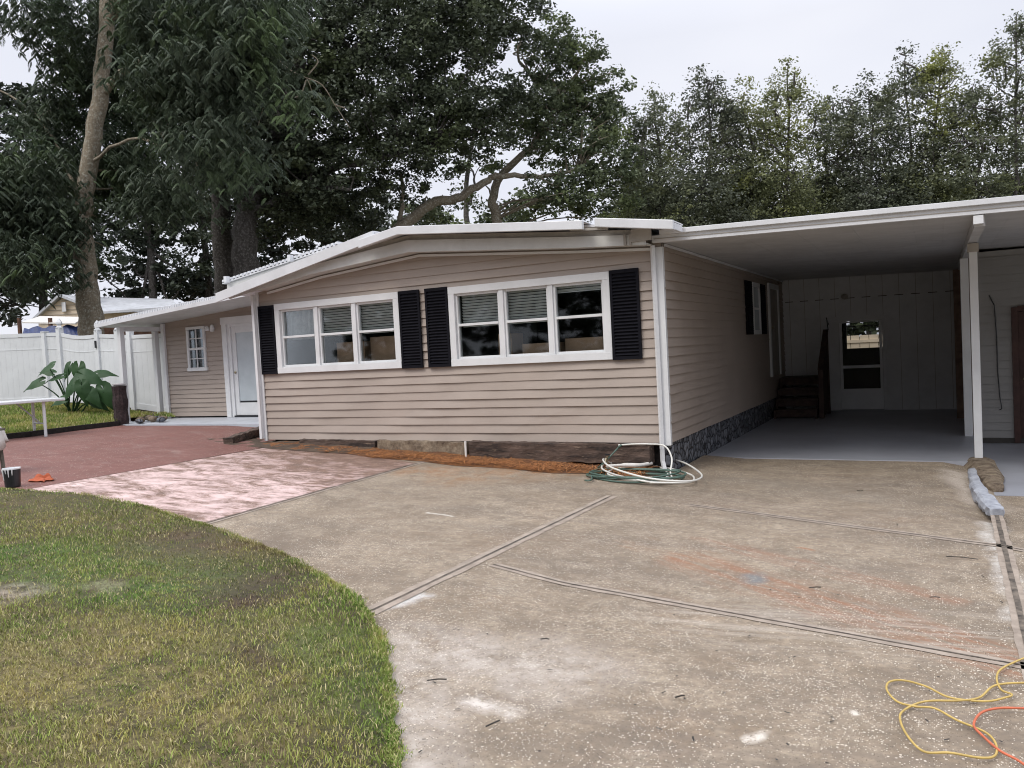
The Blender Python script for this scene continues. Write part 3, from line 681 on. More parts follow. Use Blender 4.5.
# side door onto the steps
D = MB(); sidebox(D,6.86,6.96,.86,2.74,.018,.06); sidebox(D,7.86,7.96,.86,2.74,.018,.06); sidebox(D,6.96,7.86,2.64,2.74,.018,.06); dd = D.build('door', M['white_trim'], H); dd['label'] = 'white side door reached by the wooden steps'
b = MB(); sidebox(b,6.965,7.855,.865,2.635,.0175,.035); b.build('door_panel', M['liner'], dd); b = MB(); b.tube([(.035,7.05,1.85),(.09,7.05,1.85)],.03,8); b.build('handle', M['brass'], dd)

# left addition set back, with porch roof
AX0, AX1, AY = -13.08, -6.9, 3.07; AZ = .50
aw = (-12.32,-11.71,1.575,2.595); ad = (-11.14,-9.86,AZ,2.74)
clipn = Vector((-.075, 0, 1)).normalized()
topz = lambda x: 2.76+(x+12.95)*.074
b = siding((0,AY,0), (1,0,0), (0,-1,0), AX0, AX1, AZ+.03, 3.3, .105, (inset(aw,.03), (ad[0]+.03,ad[1]-.03,ad[2],ad[3]-.03)), clip=(((-12.95,AY,topz(-12.95)+.03), clipn),))
finish(b, 'addition_wall', M['siding'], H, (0,-1,0))
b = MB(); slab_holes(b, AX0+.01, AX1+.02, AZ+.03, 2.72, AY+.003, AY+.1, (inset(aw,.03), (ad[0]+.05,ad[1]-.05,ad[2]+.03,ad[3]-.05)));
b.prism([(AX0+.01,AY+.003,2.723),(AX1,AY+.003,2.723),(AX1,AY+.003,topz(AX1)-.03),(AX0+.01,AY+.003,topz(AX0)-.01)], (0,.09,0))
b.box(AX0+.01, AX0+.1, AY+.105, 9, AZ, 2.7); b.box(AX0+.11, AX1, 5.5, 5.6, AZ, 2.7); b.box(AX0+.11, AX1, AY+.11, 5.49, AZ-.03, AZ+.02); b.build('frame_wall', M['interior'], H)
b = siding((AX0,0,0), (0,1,0), (-1,0,0), AY, 9, AZ+.03, 2.75, .105); finish(b, 'side_wall', M['siding'], H, (-1,0,0))
b = MB(); b.box(AX0-.07, AX0+.03, AY-.07, AY-.017, AZ, 2.72); b.build('corner_trim', M['white_trim'], H)
# small six-over window
f = MB(); x0,x1,z0,z1 = aw; t_ = .06
f.box(x0,x1,AY-.05,AY-.005,z1-t_,z1); f.box(x0-.02,x1+.02,AY-.06,AY-.005,z0,z0+t_+.02); f.box(x0,x0+t_,AY-.049,AY-.005,z0+t_+.02,z1-t_); f.box(x1-t_,x1,AY-.049,AY-.005,z0+t_+.02,z1-t_)
mz = (z0+z1)/2; f.box(x0+t_,x1-t_,AY-.04,AY-.01,mz-.025,mz+.025)
f.box((x0+x1)/2-.012,(x0+x1)/2+.012,AY-.036,AY-.012,z0+t_+.02,mz-.025); f.box((x0+x1)/2-.012,(x0+x1)/2+.012,AY-.036,AY-.012,mz+.025,z1-t_)
for zz in ((z0+.08+mz-.025)/2, (mz+.025+z1-t_)/2): f.box(x0+t_,(x0+x1)/2-.013,AY-.034,AY-.014,zz-.011,zz+.011); f.box((x0+x1)/2+.013,x1-t_,AY-.034,AY-.014,zz-.011,zz+.011)
w3 = f.build('window', M['white_trim'], H, bevel=.003); w3['label'] = 'small white eight pane window beside the porch door'
b = MB(); b.box(x0+.03,x1-.03,AY-.006,AY-.002,z0+.05,z1-.04); b.build('pane', M['glass'], w3)
# porch door: wide casing, white door, long frosted light
f = MB(); x0,x1,z0,z1 = ad
f.box(x0,x0+.14,AY-.06,AY-.004,z0,z1-.16); f.box(x1-.14,x1,AY-.06,AY-.004,z0,z1-.16); f.box(x0-.02,x1+.02,AY-.065,AY-.004,z1-.16,z1)
f.box(x0+.14,x0+.24,AY-.03,AY+.03,z0,z1-.16); f.box(x1-.20,x1-.14,AY-.03,AY+.03,z0,z1-.16); f.box(x0+.24,x1-.20,AY-.029,AY+.03,z1-.22,z1-.16)
dr = f.build('door', M['white_trim'], H, bevel=.004); dr['label'] = 'white glazed front door under the left porch roof'
dx0, dx1 = x0+.24, x1-.20
f = MB(); f.box(dx0,dx0+.12,AY+.0,AY+.05,z0+.04,z1-.22); f.box(dx1-.12,dx1,AY+.0,AY+.05,z0+.04,z1-.22); f.box(dx0+.12,dx1-.12,AY+.001,AY+.05,z0+.04,z0+.32); f.box(dx0+.12,dx1-.12,AY+.001,AY+.05,z1-.36,z1-.22); f.build('door_leaf', M['white_trim'], dr, bevel=.004)
f = MB(); f.box(dx0+.12,dx1-.12,AY+.02,AY+.03,z0+.36,z1-.36); f.build('frosted_light', M['frost'], dr)
f = MB(); f.box(dx0+.12,dx1-.12,AY+.018,AY+.032,z0+.32,z0+.36); f.box(dx0-.02,dx1+.02,AY-.05,AY-.0,z0+.0,z0+.035); f.build('threshold', M['blackplastic'], dr)
f = MB(); f.lathe((0,0,0), [(.0,0),(.026,.0),(.03,.02),(.0,.04)], 10); bmesh.ops.rotate(f.bm, verts=f.bm.verts, matrix=Matrix.Rotation(R(90),3,'X')); bmesh.ops.translate(f.bm, verts=f.bm.verts, vec=(dx0+.06,AY,1.5)); f.build('handle', M['brass'], dr)
# porch light: twin lamps
pl = MB(); pl.lathe((-11.46,AY-.03,2.50),[(.05,-.05),(.05,.05)],10)
lt = pl.build('porch_light', M['white_trim'], H)
for dx_, dz_ in ((-.08,.03),(.09,.05)):
    q_ = MB(); q_.lathe((-11.46+dx_,AY-.11,2.50+dz_),[(.02,.05),(.035,.03),(.055,-.04),(.05,-.055)],12); q_.build('lamp_head', M['white_trim'], lt, smooth=True)
# porch roof: slab rising toward the house, corrugated front edge
pr_lo = lambda x: 2.685+(x+13.77)*.0715
b = MB(); b.prism([(-13.78,1.86,pr_lo(-13.78)),(-6.92,1.86,pr_lo(-6.92)),(-6.92,1.86,pr_lo(-6.92)+.02),(-13.78,1.86,pr_lo(-13.78)+.02)], (0,5,0)); b.build('porch_ceiling', M['fascia'], H)
b = MB(); n = 120
for i in range(n):
    xa = -13.8+i*(6.5/n); xb = xa+6.5/n*.55
    b.prism([(xa,1.83,pr_lo(xa)+.055),(xb,1.83,pr_lo(xb)+.055),(xb,1.83,pr_lo(xb)+.135),(xa,1.83,pr_lo(xa)+.135)], (0,5.03,0))
b.prism([(-13.8,1.85,pr_lo(-13.8)+.03),(-7.3,1.85,pr_lo(-7.3)+.03),(-7.3,1.85,pr_lo(-7.3)+.11),(-13.8,1.85,pr_lo(-13.8)+.11)], (0,5,0)); b.build('porch_roof', M['white_metal'], H)
b = MB(); b.prism([(-13.80,1.80,pr_lo(-13.8)-.01),(-7.3,1.80,pr_lo(-7.3)-.01),(-7.3,1.80,pr_lo(-7.3)+.075),(-13.80,1.80,pr_lo(-13.8)+.075)], (0,.03,0)); b.box(-13.83,-13.80,1.80,6.8,2.68,2.79); b.build('porch_fascia', M['white_metal'], H)
for px_, py_ in ((-13.24,2.02), (-13.35,3.0)):
    b = MB(); b.box(px_-.055,px_+.055,py_-.055,py_+.055,.49,2.66); b.box(px_-.08,px_+.08,py_-.08,py_+.08,.488,.52); b.build('porch_post', M['white_trim'], H, bevel=.005)
b = MB(); b.box(-13.30,-13.18,2.08,6.8,2.56,2.66); b.build('porch_beam', M['white_trim'], H)
# rear roof-over: corrugated sheet on a second frame behind the left slope
b = MB(); A_ = np.array((-11.0,3.0,3.50)); B_ = np.array((-7.6,3.0,3.99)); n = 30
for i in range(n):
    a = A_+(B_-A_)*i/n; c = A_+(B_-A_)*(i+.55)/n
    b.prism([tuple(a), tuple(c), tuple(c+(0,0,.07)), tuple(a+(0,0,.07))], (0,4,0))
b.prism([tuple(A_-(0,0,.02)), tuple(B_-(0,0,.02)), tuple(B_+(0,0,.02)), tuple(A_+(0,0,.02))], (0,4,0)); b.build('rear_roof', M['white_metal'], H)
b = MB(); b.prism([tuple(A_+(.1,.04,-.16)), tuple(B_+(0,.04,-.16)), tuple(B_+(0,.04,-.021)), tuple(A_+(.1,.04,-.021))], (0,.04,0)); b.bar((-10.7,3.1,3.0),(-10.7,3.1,3.4),.08,.08,(1,0,0)); b.bar((-8.5,3.1,3.0),(-8.5,3.1,3.72),.08,.08,(1,0,0)); b.build('rear_fascia', M['fascia'], H)
for t0 in (.06,.62):
    b = MB(); p_ = A_+(B_-A_)*t0; b.box(p_[0]-.04,p_[0]+.04,2.9,3.0,p_[2]-.04,p_[2]+.10); b.build('roof_bracket', M['white_metal'], H)

# porch slab
sheetz = lambda x, y: .5
b = MB(); b.box(-13.35,-6.93,1.56,3.05,.3,.497); o = b.build('porch_floor', M['slab_porch']); o['kind'] = 'structure'

# ------------------------------------------------------------------ carport
CP = empty('carport', (1.7,1.8,0), 'open white metal carport roof on slim posts joined to the house', 'carport')
cz = lambda x: 2.878-.026*x
def rp(b, x0, x1, y0, y1, zl, zh, f=cz):
    b.prism([(x0,y0,f(x0)+zl),(x1,y0,f(x1)+zl),(x1,y0,f(x1)+zh),(x0,y0,f(x0)+zh)], (0,y1-y0,0))
b = MB(); n = 28
for i in range(n): 
    x0 = .03+i*.305; rp(b, x0, x0+.3044, -.03, 9.0, .012+.0015*(i%2), .03)
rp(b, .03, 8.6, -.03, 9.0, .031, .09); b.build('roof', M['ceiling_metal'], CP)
b = MB(); rp(b, -.09, 8.65, -.09, -.04, 0.01, .10); rp(b, .02, 8.65, -.13, -.085, .10, .158); rp(b, .02, 8.65, -.038, 9.0, .12, .158)
b.build('fascia', M['white_metal'], CP, bevel=.004)
b = MB(); rp(b, -.06, 8.65, -.097, -.091, .052, .060); b.build('fascia_seam', M['liner'], CP)
b = MB(); b.box(.018,.035,.05,8.75,2.850,2.882); b.build('wall_rail', M['white_metal'], CP)
def cport_post(x, y, w=.085, z0=0, lb=None):
    b = MB(); b.box(x-w/2, x+w/2, y-w/2, y+w/2, z0, cz(x)-.11); o = b.build('post', M['white_trim'], CP, bevel=.004)
    if lb: o['label'] = lb
cport_post(3.40,1.80,.09,0,'front carport post with a bolted top bracket')
cport_post(3.37,4.18,.11,0)
cport_post(8.3,1.80,.09,-.1)
b = MB(); b.box(3.35,3.45,.0,9,cz(3.4)-.105,cz(3.4)+.010); b.build('beam', M['ceiling_metal'], CP)
b = MB(); b.box(3.34,3.43,-.09,-.001,cz(3.4)-.085,cz(3.4)-.0); b.build('beam_end', M['white_trim'], CP)
b = MB(); b.box(3.34,3.46,1.74,1.86,cz(3.4)-.22,cz(3.4)-.115)
b.build('bracket', M['liner'], CP)
b = MB(); b.box(.0,3.45,1.53,8.95,-.25,0); o = b.build('carport_floor', M['carport_paint']); o['kind'] = 'structure'
b = MB(); b.box(3.46,9,-.12,4.3,-.35,-.1); o = b.build('side_bay_floor', M['carport_paint']); o['kind'] = 'structure'

# back and side store room
ST = empty('storage_room', (4,6,0), 'dim white panelled storage room closing the back of the carport', 'storage room')
BY = 8.72; dw0, dw1, dz1 = 1.10, 2.02, 1.95
gh = (dw0+.10, dw1-.10, .55, 1.86)
b = MB(); slab_holes(b, -.0, 3.44, -.02, 2.93, BY, BY+.1, ((dw0+.03, dw1-.03, -.02, dz1-.03),)); 
b.build('back_wall', M['back_wall'], ST)
b = MB()
for i in range(11):
    x = .15+i*.31
    if dw0-.05 < x < dw1+.05: b.box(x-.004,x+.004,BY-.004,BY+.0,dz1+.06,2.9)
    else: b.box(x-.004,x+.004,BY-.004,BY+.0,.02,2.9)
b.build('panel_groove', M['liner'], ST)
b = MB()
for i in range(11): b.box(.06+i*.31,.06+i*.31+.17,BY-.008,BY-.005,2.395-.001*i,2.41-.001*i)
b.build('panel_seam', M['interior'], ST)
# screen door
f = MB(); f.box(dw0-.03,dw0+.04,BY-.03,BY+.05,0.01,dz1); f.box(dw1-.04,dw1+.03,BY-.03,BY+.05,0.01,dz1); f.box(dw0+.04,dw1-.04,BY-.03,BY+.05,dz1-.05,dz1+.03)
sd = f.build('door', M['back_wall'], ST); sd['label'] = 'white storm door with two glass panes in the back wall'
f = MB(); f.box(dw0+.045,dw0+.10,BY-.02,BY+.02,.02,dz1-.055); f.box(dw1-.10,dw1-.045,BY-.02,BY+.02,.02,dz1-.055); f.box(dw0+.10,dw1-.10,BY-.019,BY+.02,.02,.46); f.box(dw0+.10,dw1-.10,BY-.019,BY+.02,.90,.96); f.box(dw0+.10,dw1-.10,BY-.019,BY+.02,1.87,dz1-.055); f.build('door_leaf', M['white_trim'], sd)
f = MB(); f.face([(dw0+.10,BY,.46),(dw1-.10,BY,.46),(dw1-.10,BY,.90),(dw0+.10,BY,.90)]); f.face([(dw0+.10,BY,.96),(dw1-.10,BY,.96),(dw1-.10,BY,1.87),(dw0+.10,BY,1.87)]); f.build('pane', M['screen'], sd)
# dark room behind with a far opening
b = MB(); ry = 11.6; oh = (1.02, 1.85, 1.27, 2.06)
b.box(-2,-1.9,BY+.11,ry,-.02,2.6); b.box(3.35,3.45,BY+.11,ry,-.02,2.6); b.box(-1.89,3.34,BY+.11,ry,-.06,-.021); b.box(-1.89,3.34,BY+.11,ry,2.61,2.7)
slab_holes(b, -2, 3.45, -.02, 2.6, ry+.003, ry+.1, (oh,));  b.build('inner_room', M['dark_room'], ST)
b = MB(); b.box(1.0,1.87,ry-.02,ry+.0,1.80,1.83); b.build('window_bar', M['blackplastic'], ST)
# brown partition + right front wall
b = MB(); b.box(3.40,3.46,4.24,BY-.002,-.02,2.72); b.build('partition', M['brown_board'], ST)
b = MB()
for i in range(14): b.box(3.392,3.3995,4.3+i*.31,4.31+i*.31,0,2.7)
b.box(3.27,3.388,6.85,6.95,0,2.70); b.build('batten', M['brown_board'], ST)
RY = 4.14
b = siding((0,RY,0), (1,0,0), (0,-1,0), 3.48, 8.5, -.02, 2.66, .115, ((3.98,4.92,-.02,1.88),), dep=.026); finish(b, 'front_wall', M['siding_white'], ST, (0,-1,0))
b = MB(); slab_holes(b, 3.48, 8.5, -.1, 2.75, RY+.003, RY+.1, ((3.98,4.92,-.1,1.88),)); b.build('frame_wall', M['siding_white'], ST)
b = MB(); b.box(3.48,8.5,RY-.04,RY-.0,-.098,-.022); b.build('sill_plate', M['interior'], ST)
f = MB(); f.box(3.95,4.03,RY-.05,RY+.04,-.09,1.9); f.box(4.88,4.96,RY-.05,RY+.04,-.09,1.9); f.box(4.03,4.88,RY-.05,RY+.04,1.84,1.92); d2 = f.build('door', M['brown_door'], ST); d2['label'] = 'dark brown wooden door in the white lap siding'
f = MB(); f.box(4.035,4.875,RY+.0,RY+.03,-.09,1.835); f.build('door_leaf', M['brown_door'], d2)
f = MB()
for z0_, z1_ in ((.05,.75),(.9,1.7)): f.box(4.13,4.78,RY-.008,RY-.001,z0_,z1_)
f.build('door_panel', M['brown_door'], d2)
f = MB(); f.lathe((4.10,RY-.03,.85),[(.0,-.02),(.03,-.01),(.03,.01),(.0,.02)],10); f.build('handle', M['brass'], d2)
b = MB(); b.box(8.5,8.6,RY,BY,-.1,2.75); b.box(3.47,8.49,BY-.1,BY,-.1,2.75); b.build('end_wall', M['siding_white'], ST)
# little dome light and hanging hook on back wall, cable on right wall
b = MB(); b.lathe((1.28,BY-.06,2.44),[(.02,.05),(.06,.03),(.07,-.02),(.04,-.06),(.0,-.07)],12); b.build('wall_light', M['liner'], ST, smooth=True)
b = MB(); b.tube([(3.68,RY-.03,2.1),(3.74,RY-.04,1.95),(3.76,RY-.03,1.5),(3.76,RY-.03,1.0),(3.78,RY-.04,.6),(3.80,RY-.06,.42),(3.77,RY-.06,.40)],.008,6); b.build('cable', M['blackplastic'], ST)

# wooden steps
SP = empty('wooden_steps', (.45,7.4,0), 'dark weathered wooden steps rising to the side door', 'steps')
for i in range(4):
    y = 6.95+i*.27; z = .20*(i+1)-.02
    b = MB(); b.box(.04,.86,y,y+.30,z-.04,z); b.build('tread', M['wood_dark'], SP, bevel=.006)
    b = MB(); b.box(.06,.84,y+.03,y+.055,z-.155,z-.042); b.build('riser', M['wood_dark'], SP)
b = MB(); b.box(.04,.86,8.06,8.7,.74,.78); b.build('platform', M['wood_dark'], SP)
for x in (.04,.82):
    b = MB(); b.prism([(x,6.93,0),(x,8.05,0),(x,8.05,.74),(x,7.78,.74),(x,7.72,.55),(x,7.45,.54),(x,7.42,.36),(x,7.2,.34),(x,7.18,.17),(x,6.93,.15)], (.04,0,0)); b.build('stringer', M['wood_dark'], SP)
b = MB(); b.box(.90,.99,7.0,7.09,0,.95); b.build('newel_post', M['wood_dark'], SP)
b = MB(); b.box(.90,.99,8.0,8.09,0,1.72); b.build('newel_post', M['wood_dark'], SP)
b = MB()
b.bar((.945,7.0,.97),(.945,8.1,1.74),.10,.04)
for i in range(9): yy = 7.13+i*.105; b.box(.925,.965,yy,yy+.06,.04,.93+i*.075)
b.build('railing', M['wood_dark'], SP)
b = MB(); b.tube([(1.0,8.05,1.74),(.98,8.0,2.0),(1.02,8.0,1.85)],.01,6); b.build('hook', M['blackplastic'], SP)

# ------------------------------------------------------------------ small things on the ground
def tie(a, b_, w, h, label, m, nm='railroad_tie', grp='old timbers at the foot of the wall', seed=0):
    rr = random.Random(seed); a, b_ = np.array(a, float), np.array(b_, float); B = MB(); d = b_-a; L = np.linalg.norm(d); d /= L; sd = np.cross(d, (0,0,1)); sd /= np.linalg.norm(sd); up = np.cross(sd, d)
    n = max(4, int(L/.09)); rings = []
    for i in range(n+1):
        c = a+d*L*i/n; ring = []
        for (u, v) in ((-1,-1),(-.35,-1),(.35,-1),(1,-1),(1,-.3),(1,.35),(1,1),(.35,1),(-.35,1),(-1,1),(-1,.35),(-1,-.3)):
            ring.append(B.bm.verts.new(tuple(c+sd*(u*w/2+rr.uniform(-.008,.008))+up*(v*h/2+rr.uniform(-.012,.012)))))
        rings.append(ring)
    for A, C in zip(rings, rings[1:]):
        for k_ in range(12): B.bm.faces.new((A[k_], A[(k_+1)%12], C[(k_+1)%12], C[k_]))
    B.bm.faces.new(rings[0][::-1]); B.bm.faces.new(rings[-1])
    o = B.build(nm, m); return tag(o, label, 'timber', grp)
tie((-2.86,-.06,.285),(-.22,-.06,.265),.19,.245,'dark split railroad tie at the carport end of the tan wall',M['tie'],seed=1)
tie((-6.05,-.03,.345),(-4.55,-.03,.325),.16,.15,'low dark timber half buried in dirt under the left window',M['tie'],seed=3)
tie((-.9,-.17,.075),(-.1,-.17,.05),.12,.06,'thin dark timber offcut lying in front of the railroad tie by the faucet',M['tie'],'timber_offcut',seed=4)
p0, p1 = gp(228,444), gp(264,433.5)
tie((p0[0],p0[1],p0[2]+.04),(p1[0]+.1,p1[1],p1[2]+.10),.17,.12,'short grey weathered timber slanting out from the porch corner',M['tie'],seed=5)
b = MB()
o = tie((-4.5,-.04,.31),(-2.93,-.04,.29),.14,.20,'crumbling tan masonry block strip between the two dark timbers',M['block'],'masonry_curb',seed=2); o['category'] = 'curb'
b = MB(); b.tube([(-2.89,-.19,.14),(-2.89,-.19,.42)],.016,10); tag(b.build('standpipe', M['pipe']), 'short white plastic pipe standing beside the dark railroad tie', 'pipe')
# faucet on a stub pipe
fx, fy = -.72,-.32
e = empty('garden_faucet', (fx,fy,.06), 'small brass garden faucet on a stub pipe by the hose coil', 'faucet')
b = MB(); b.tube([(fx,fy,.06),(fx,fy,.27)],.014,8); b.build('stub_pipe', M['brass'], e)
b = MB(); b.tube([(fx,fy,.24),(fx,fy-.05,.24),(fx,fy-.08,.20)],.014,8); b.build('spout', M['brass'], e)
b = MB(); b.lathe((fx,fy,.28),[(.035,0),(.035,.012)],8); b.build('valve_handle', M['blackplastic'], e)

def spline(pts, n=14, closed=False):
    P = [np.array(p, float) for p in pts]; out = []; m = len(P)
    for i in range(m if closed else m-1):
        p0 = P[(i-1)%m] if (i or closed) else P[0]; p1 = P[i]; p2 = P[(i+1)%m]; p3 = P[(i+2)%m] if (i+2 < m or closed) else P[-1]
        for k_ in range(n):
            t = k_/n; out.append(.5*((2*p1)+(-p0+p2)*t+(2*p0-5*p1+4*p2-p3)*t*t+(-p0+3*p1-3*p2+p3)*t**3))
    if not closed: out.append(P[-1])
    return out
def ground_line(px, r, lift=0, n=12):
    pts = []
    for i, q_ in enumerate(px): p = gp(q_[0], q_[1]); pts.append((p[0], p[1], p[2]+r+(q_[2] if len(q_) > 2 else 0)+.012))
    return spline(pts, n)
# hoses
wpx = [(636,423.5),(640,440)]
hz = [(-.36,-.05,.44),(-.12,-.06,.46)] ; 
pts = [(-.62,-.17,.385),(-.42,-.17,.40),(-.22,-.15,.40),(-.02,-.16,.38),(.10,-.28,.25),(.12,-.42,.10)]
pts += [tuple(gp(*q_)+np.array([0,0,.03+.012*i])) for i, q_ in enumerate(((672,484),(655,486),(640,485),(615,480),(602,474),(612,468),(650,466),(680,470),(701,484),(698,492),(680,495),(645,492),(612,482),(604,474)))]
pts += [tuple(gp(*q_)+np.array([0,0,.05])) for q_ in ((618,469),(655,470),(668,478),(660,484),(630,484),(608,478),(620,472),(660,471),(689,478),(694,484),(684,487),(650,487))]
b = MB(); b.tube(spline(pts, 8), .011, 8)
tag(b.build('garden_hose', M['hose_white'], smooth=True), 'white garden hose looped in a coil and rising to the wall corner', 'hose', 'garden hoses coiled at the corner')
pts = []
for i in range(64):
    t = i/64*math.tau*4.2; c_ = gp(640,479); rx, ry = .56+.05*math.sin(i*.7), .30+.04*math.cos(i*1.1)
    pts.append((c_[0]-.05+rx*math.cos(t)+.02*math.sin(3*t), c_[1]-.02+ry*math.sin(t), c_[2]+.02+.010*i/10+.01*math.sin(t*2.3)))
pts += [tuple(gp(598,472)+np.array([0,0,.04])), tuple(gp(592,482)+np.array([0,0,.03])), tuple(gp(585,482)+np.array([0,0,.02]))]
b = MB(); b.tube(spline(pts, 3), .011, 7); tag(b.build('garden_hose', M['hose_green'], smooth=True), 'dark green garden hose coiled flat under the white one', 'hose', 'garden hoses coiled at the corner')
a_ = gp(598,472); b = MB(); b.tube([(a_[0],a_[1],a_[2]+.05),(a_[0]+.12,a_[1]+.05,a_[2]+.16),(a_[0]+.25,a_[1]+.1,a_[2]+.30)],.010,7); b.tube([(a_[0]+.25,a_[1]+.1,a_[2]+.30),(a_[0]+.29,a_[1]+.115,a_[2]+.335)],.015,7)
tag(b.build('spray_wand', M['hose_green'], smooth=True), 'thin green hose wand propped up against the dark timber', 'hose wand')
# folded grey-white sleeve lying on the coil
b = MB(); b.tube(spline([tuple(gp(*q_)+np.array([0,0,.11])) for q_ in ((607,475),(625,474),(640,474),(652,472))],5), [.02]*5+[.028]*5+[.024]*6, 7); tag(b.build('hose_sleeve', M['white_cloth'], smooth=True), 'pale fabric sleeve lying across the coiled hoses', 'sleeve')
# extension cords
ypx = [(1040,655),(1005,671),(997,682),(1001,693),(1012,699),(1006,703),(985,705),(950,702),(927,692),(905,684),(890,686),(887,695),(897,705),(915,711),(935,714),(957,724),(985,737),(996,750),(995,760),(980,763),(950,759),(925,756),(910,744),(901,728),(903,715),(925,706),(960,706),(980,701),(995,690),(1024,688),(1060,687)]
b = MB(); b.tube(ground_line([(x, y, .004*(i%3)) for i, (x, y) in enumerate(ypx)], .0048, n=8), .0048, 7); tag(b.build('extension_cord', M['cord_yellow'], smooth=True), 'yellow extension cord in loose loops on the concrete', 'cord', 'extension cords on the driveway')
opx = [(1060,715),(1024,714),(998,714),(981,719),(974,731),(983,742),(1000,757),(1020,768),(1050,790)]
b = MB(); b.tube(ground_line([(x, y, .008) for x, y in opx], .0052, n=8), .0052, 7); tag(b.build('extension_cord', M['cord_orange'], smooth=True), 'orange extension cord crossing over the yellow loops', 'cord', 'extension cords on the driveway')
# broken footing and foam-like curb by the post
def lump(name, segs, m, label, cat, seed):
    """tapering irregular sweep; segs = (x,y,z,halfwidth,halfheight)"""
    rr = random.Random(seed); B = MB(); rings = []
    P = [np.array(s_[:3], float) for s_ in segs]
    for i, s_ in enumerate(segs):
        d = P[min(i+1,len(P)-1)]-P[max(i-1,0)]; d[2] = 0; d /= np.linalg.norm(d); sd = np.array([d[1],-d[0],0]); ring = []
        for k_ in range(10):
            a = k_/10*math.tau; jj = 1+rr.uniform(-.16,.16); cx_ = math.copysign(abs(math.cos(a))**.6, math.cos(a)); sx_ = math.copysign(abs(math.sin(a))**.6, math.sin(a))
            ring.append(B.bm.verts.new(tuple(P[i]+sd*s_[3]*cx_*jj+np.array([0,0,s_[4]*sx_*jj]))))
        rings.append(ring)
    for A, C in zip(rings, rings[1:]):
        for k_ in range(10): B.bm.faces.new((A[k_], A[(k_+1)%10], C[(k_+1)%10], C[k_]))
    B.bm.faces.new(rings[0][::-1]); B.bm.faces.new(rings[-1]); return tag(B.build(name, m), label, cat)
lump('post_footing', [(3.40,1.90,-.05,.12,.06),(3.41,1.60,-.05,.16,.075),(3.43,1.2,-.06,.16,.08),(3.45,.8,-.07,.14,.075),(3.47,.4,-.08,.10,.07),(3.49,.15,-.09,.08,.05),(3.50,0.05,-.1,.05,.03)], M['block'], 'crumbling tan concrete footing below the front carport post', 'footing', 3)
M['curb_foam'] = plain('curb_foam', (.40,.42,.46), .7, .2, 9, .8, 25, c2=(.20,.21,.24))
sg = []
for px_, py_, hw, hh in ((972,474,.045,.05),(974,482,.05,.055),(977,490,.06,.055),(982,498,.07,.06),(988,506,.075,.06),(994,512,.07,.05),(998,517,.05,.04)):
    p = gp(px_, py_); sg.append((p[0], p[1], p[2]+.02, hw, hh))
s2 = []
for a, c in zip(sg, sg[1:]):
    for t in (0,.25,.5,.75): s2.append(tuple(np.array(a)*(1-t)+np.array(c)*t))
lump('curb_edge', s2, M['curb_foam'], 'ragged pale grey curved curb piece at the joint before the post', 'curb', 9)

# paint bucket, rag
p = gp(13,487.5); e = empty('paint_bucket', tuple(p), 'black paint bucket with white drips on the red patio', 'bucket')
b = MB(); b.lathe((p[0],p[1],p[2]+.008), [(.078,0),(.082,.01),(.092,.21),(.096,.212),(.096,.225),(.088,.226),(.08,.03)], 24); b.build('pail', M['blackplastic'], e, smooth=False)
b = MB(); b.lathe((p[0],p[1],p[2]+.008), [(.0975,.212),(.0975,.228),(.085,.229),(.083,.20)], 24)
for k_, (an, ln) in enumerate(((-.9,.09),(-1.25,.05),(-1.7,.13),(-2.1,.06),(-.5,.07),(-2.6,.1))):
    r_ = .0985; c_, s_ = math.cos(an), math.sin(an); b.tube([(p[0]+c_*r_,p[1]+s_*r_,p[2]+.225),(p[0]+c_*(r_-.003),p[1]+s_*(r_-.003),p[2]+.225-ln*.6),(p[0]+c_*(r_-.008),p[1]+s_*(r_-.008),p[2]+.225-ln)],[.009,.006,.004],6)
b.build('paint_drips', M['white_trim'], e)
p = gp(44,481)
b = MB(); nx, ny = 22, 16
vv = [[None]*ny for _ in range(nx)]
for i in range(nx):
    for j in range(ny):
        u, v = i/(nx-1)-.5, j/(ny-1)-.5; sc_ = 1-.25*math.sin(3*u+2*v); x = u*.34*sc_+.03*math.sin(9*v); y = v*.20*sc_+.02*math.sin(8*u)
        vv[i][j] = b.bm.verts.new((p[0]+x*.98, p[1]+y, p[2]+.012+max(0, .05*math.exp(-(u*u+v*v)*9)*(1.1+math.sin(14*u+5*v)*math.sin(11*v-4*u)))+.004))
for i in range(nx-1):
    for j in range(ny-1): b.bm.faces.new((vv[i][j],vv[i+1][j],vv[i+1][j+1],vv[i][j+1]))
o = b.build('rag', M['orange_cloth'], smooth=True); so = o.modifiers.new('solid','SOLIDIFY'); so.thickness = .004; tag(o, 'crumpled orange rag lying on the red patio beside the bucket', 'rag')

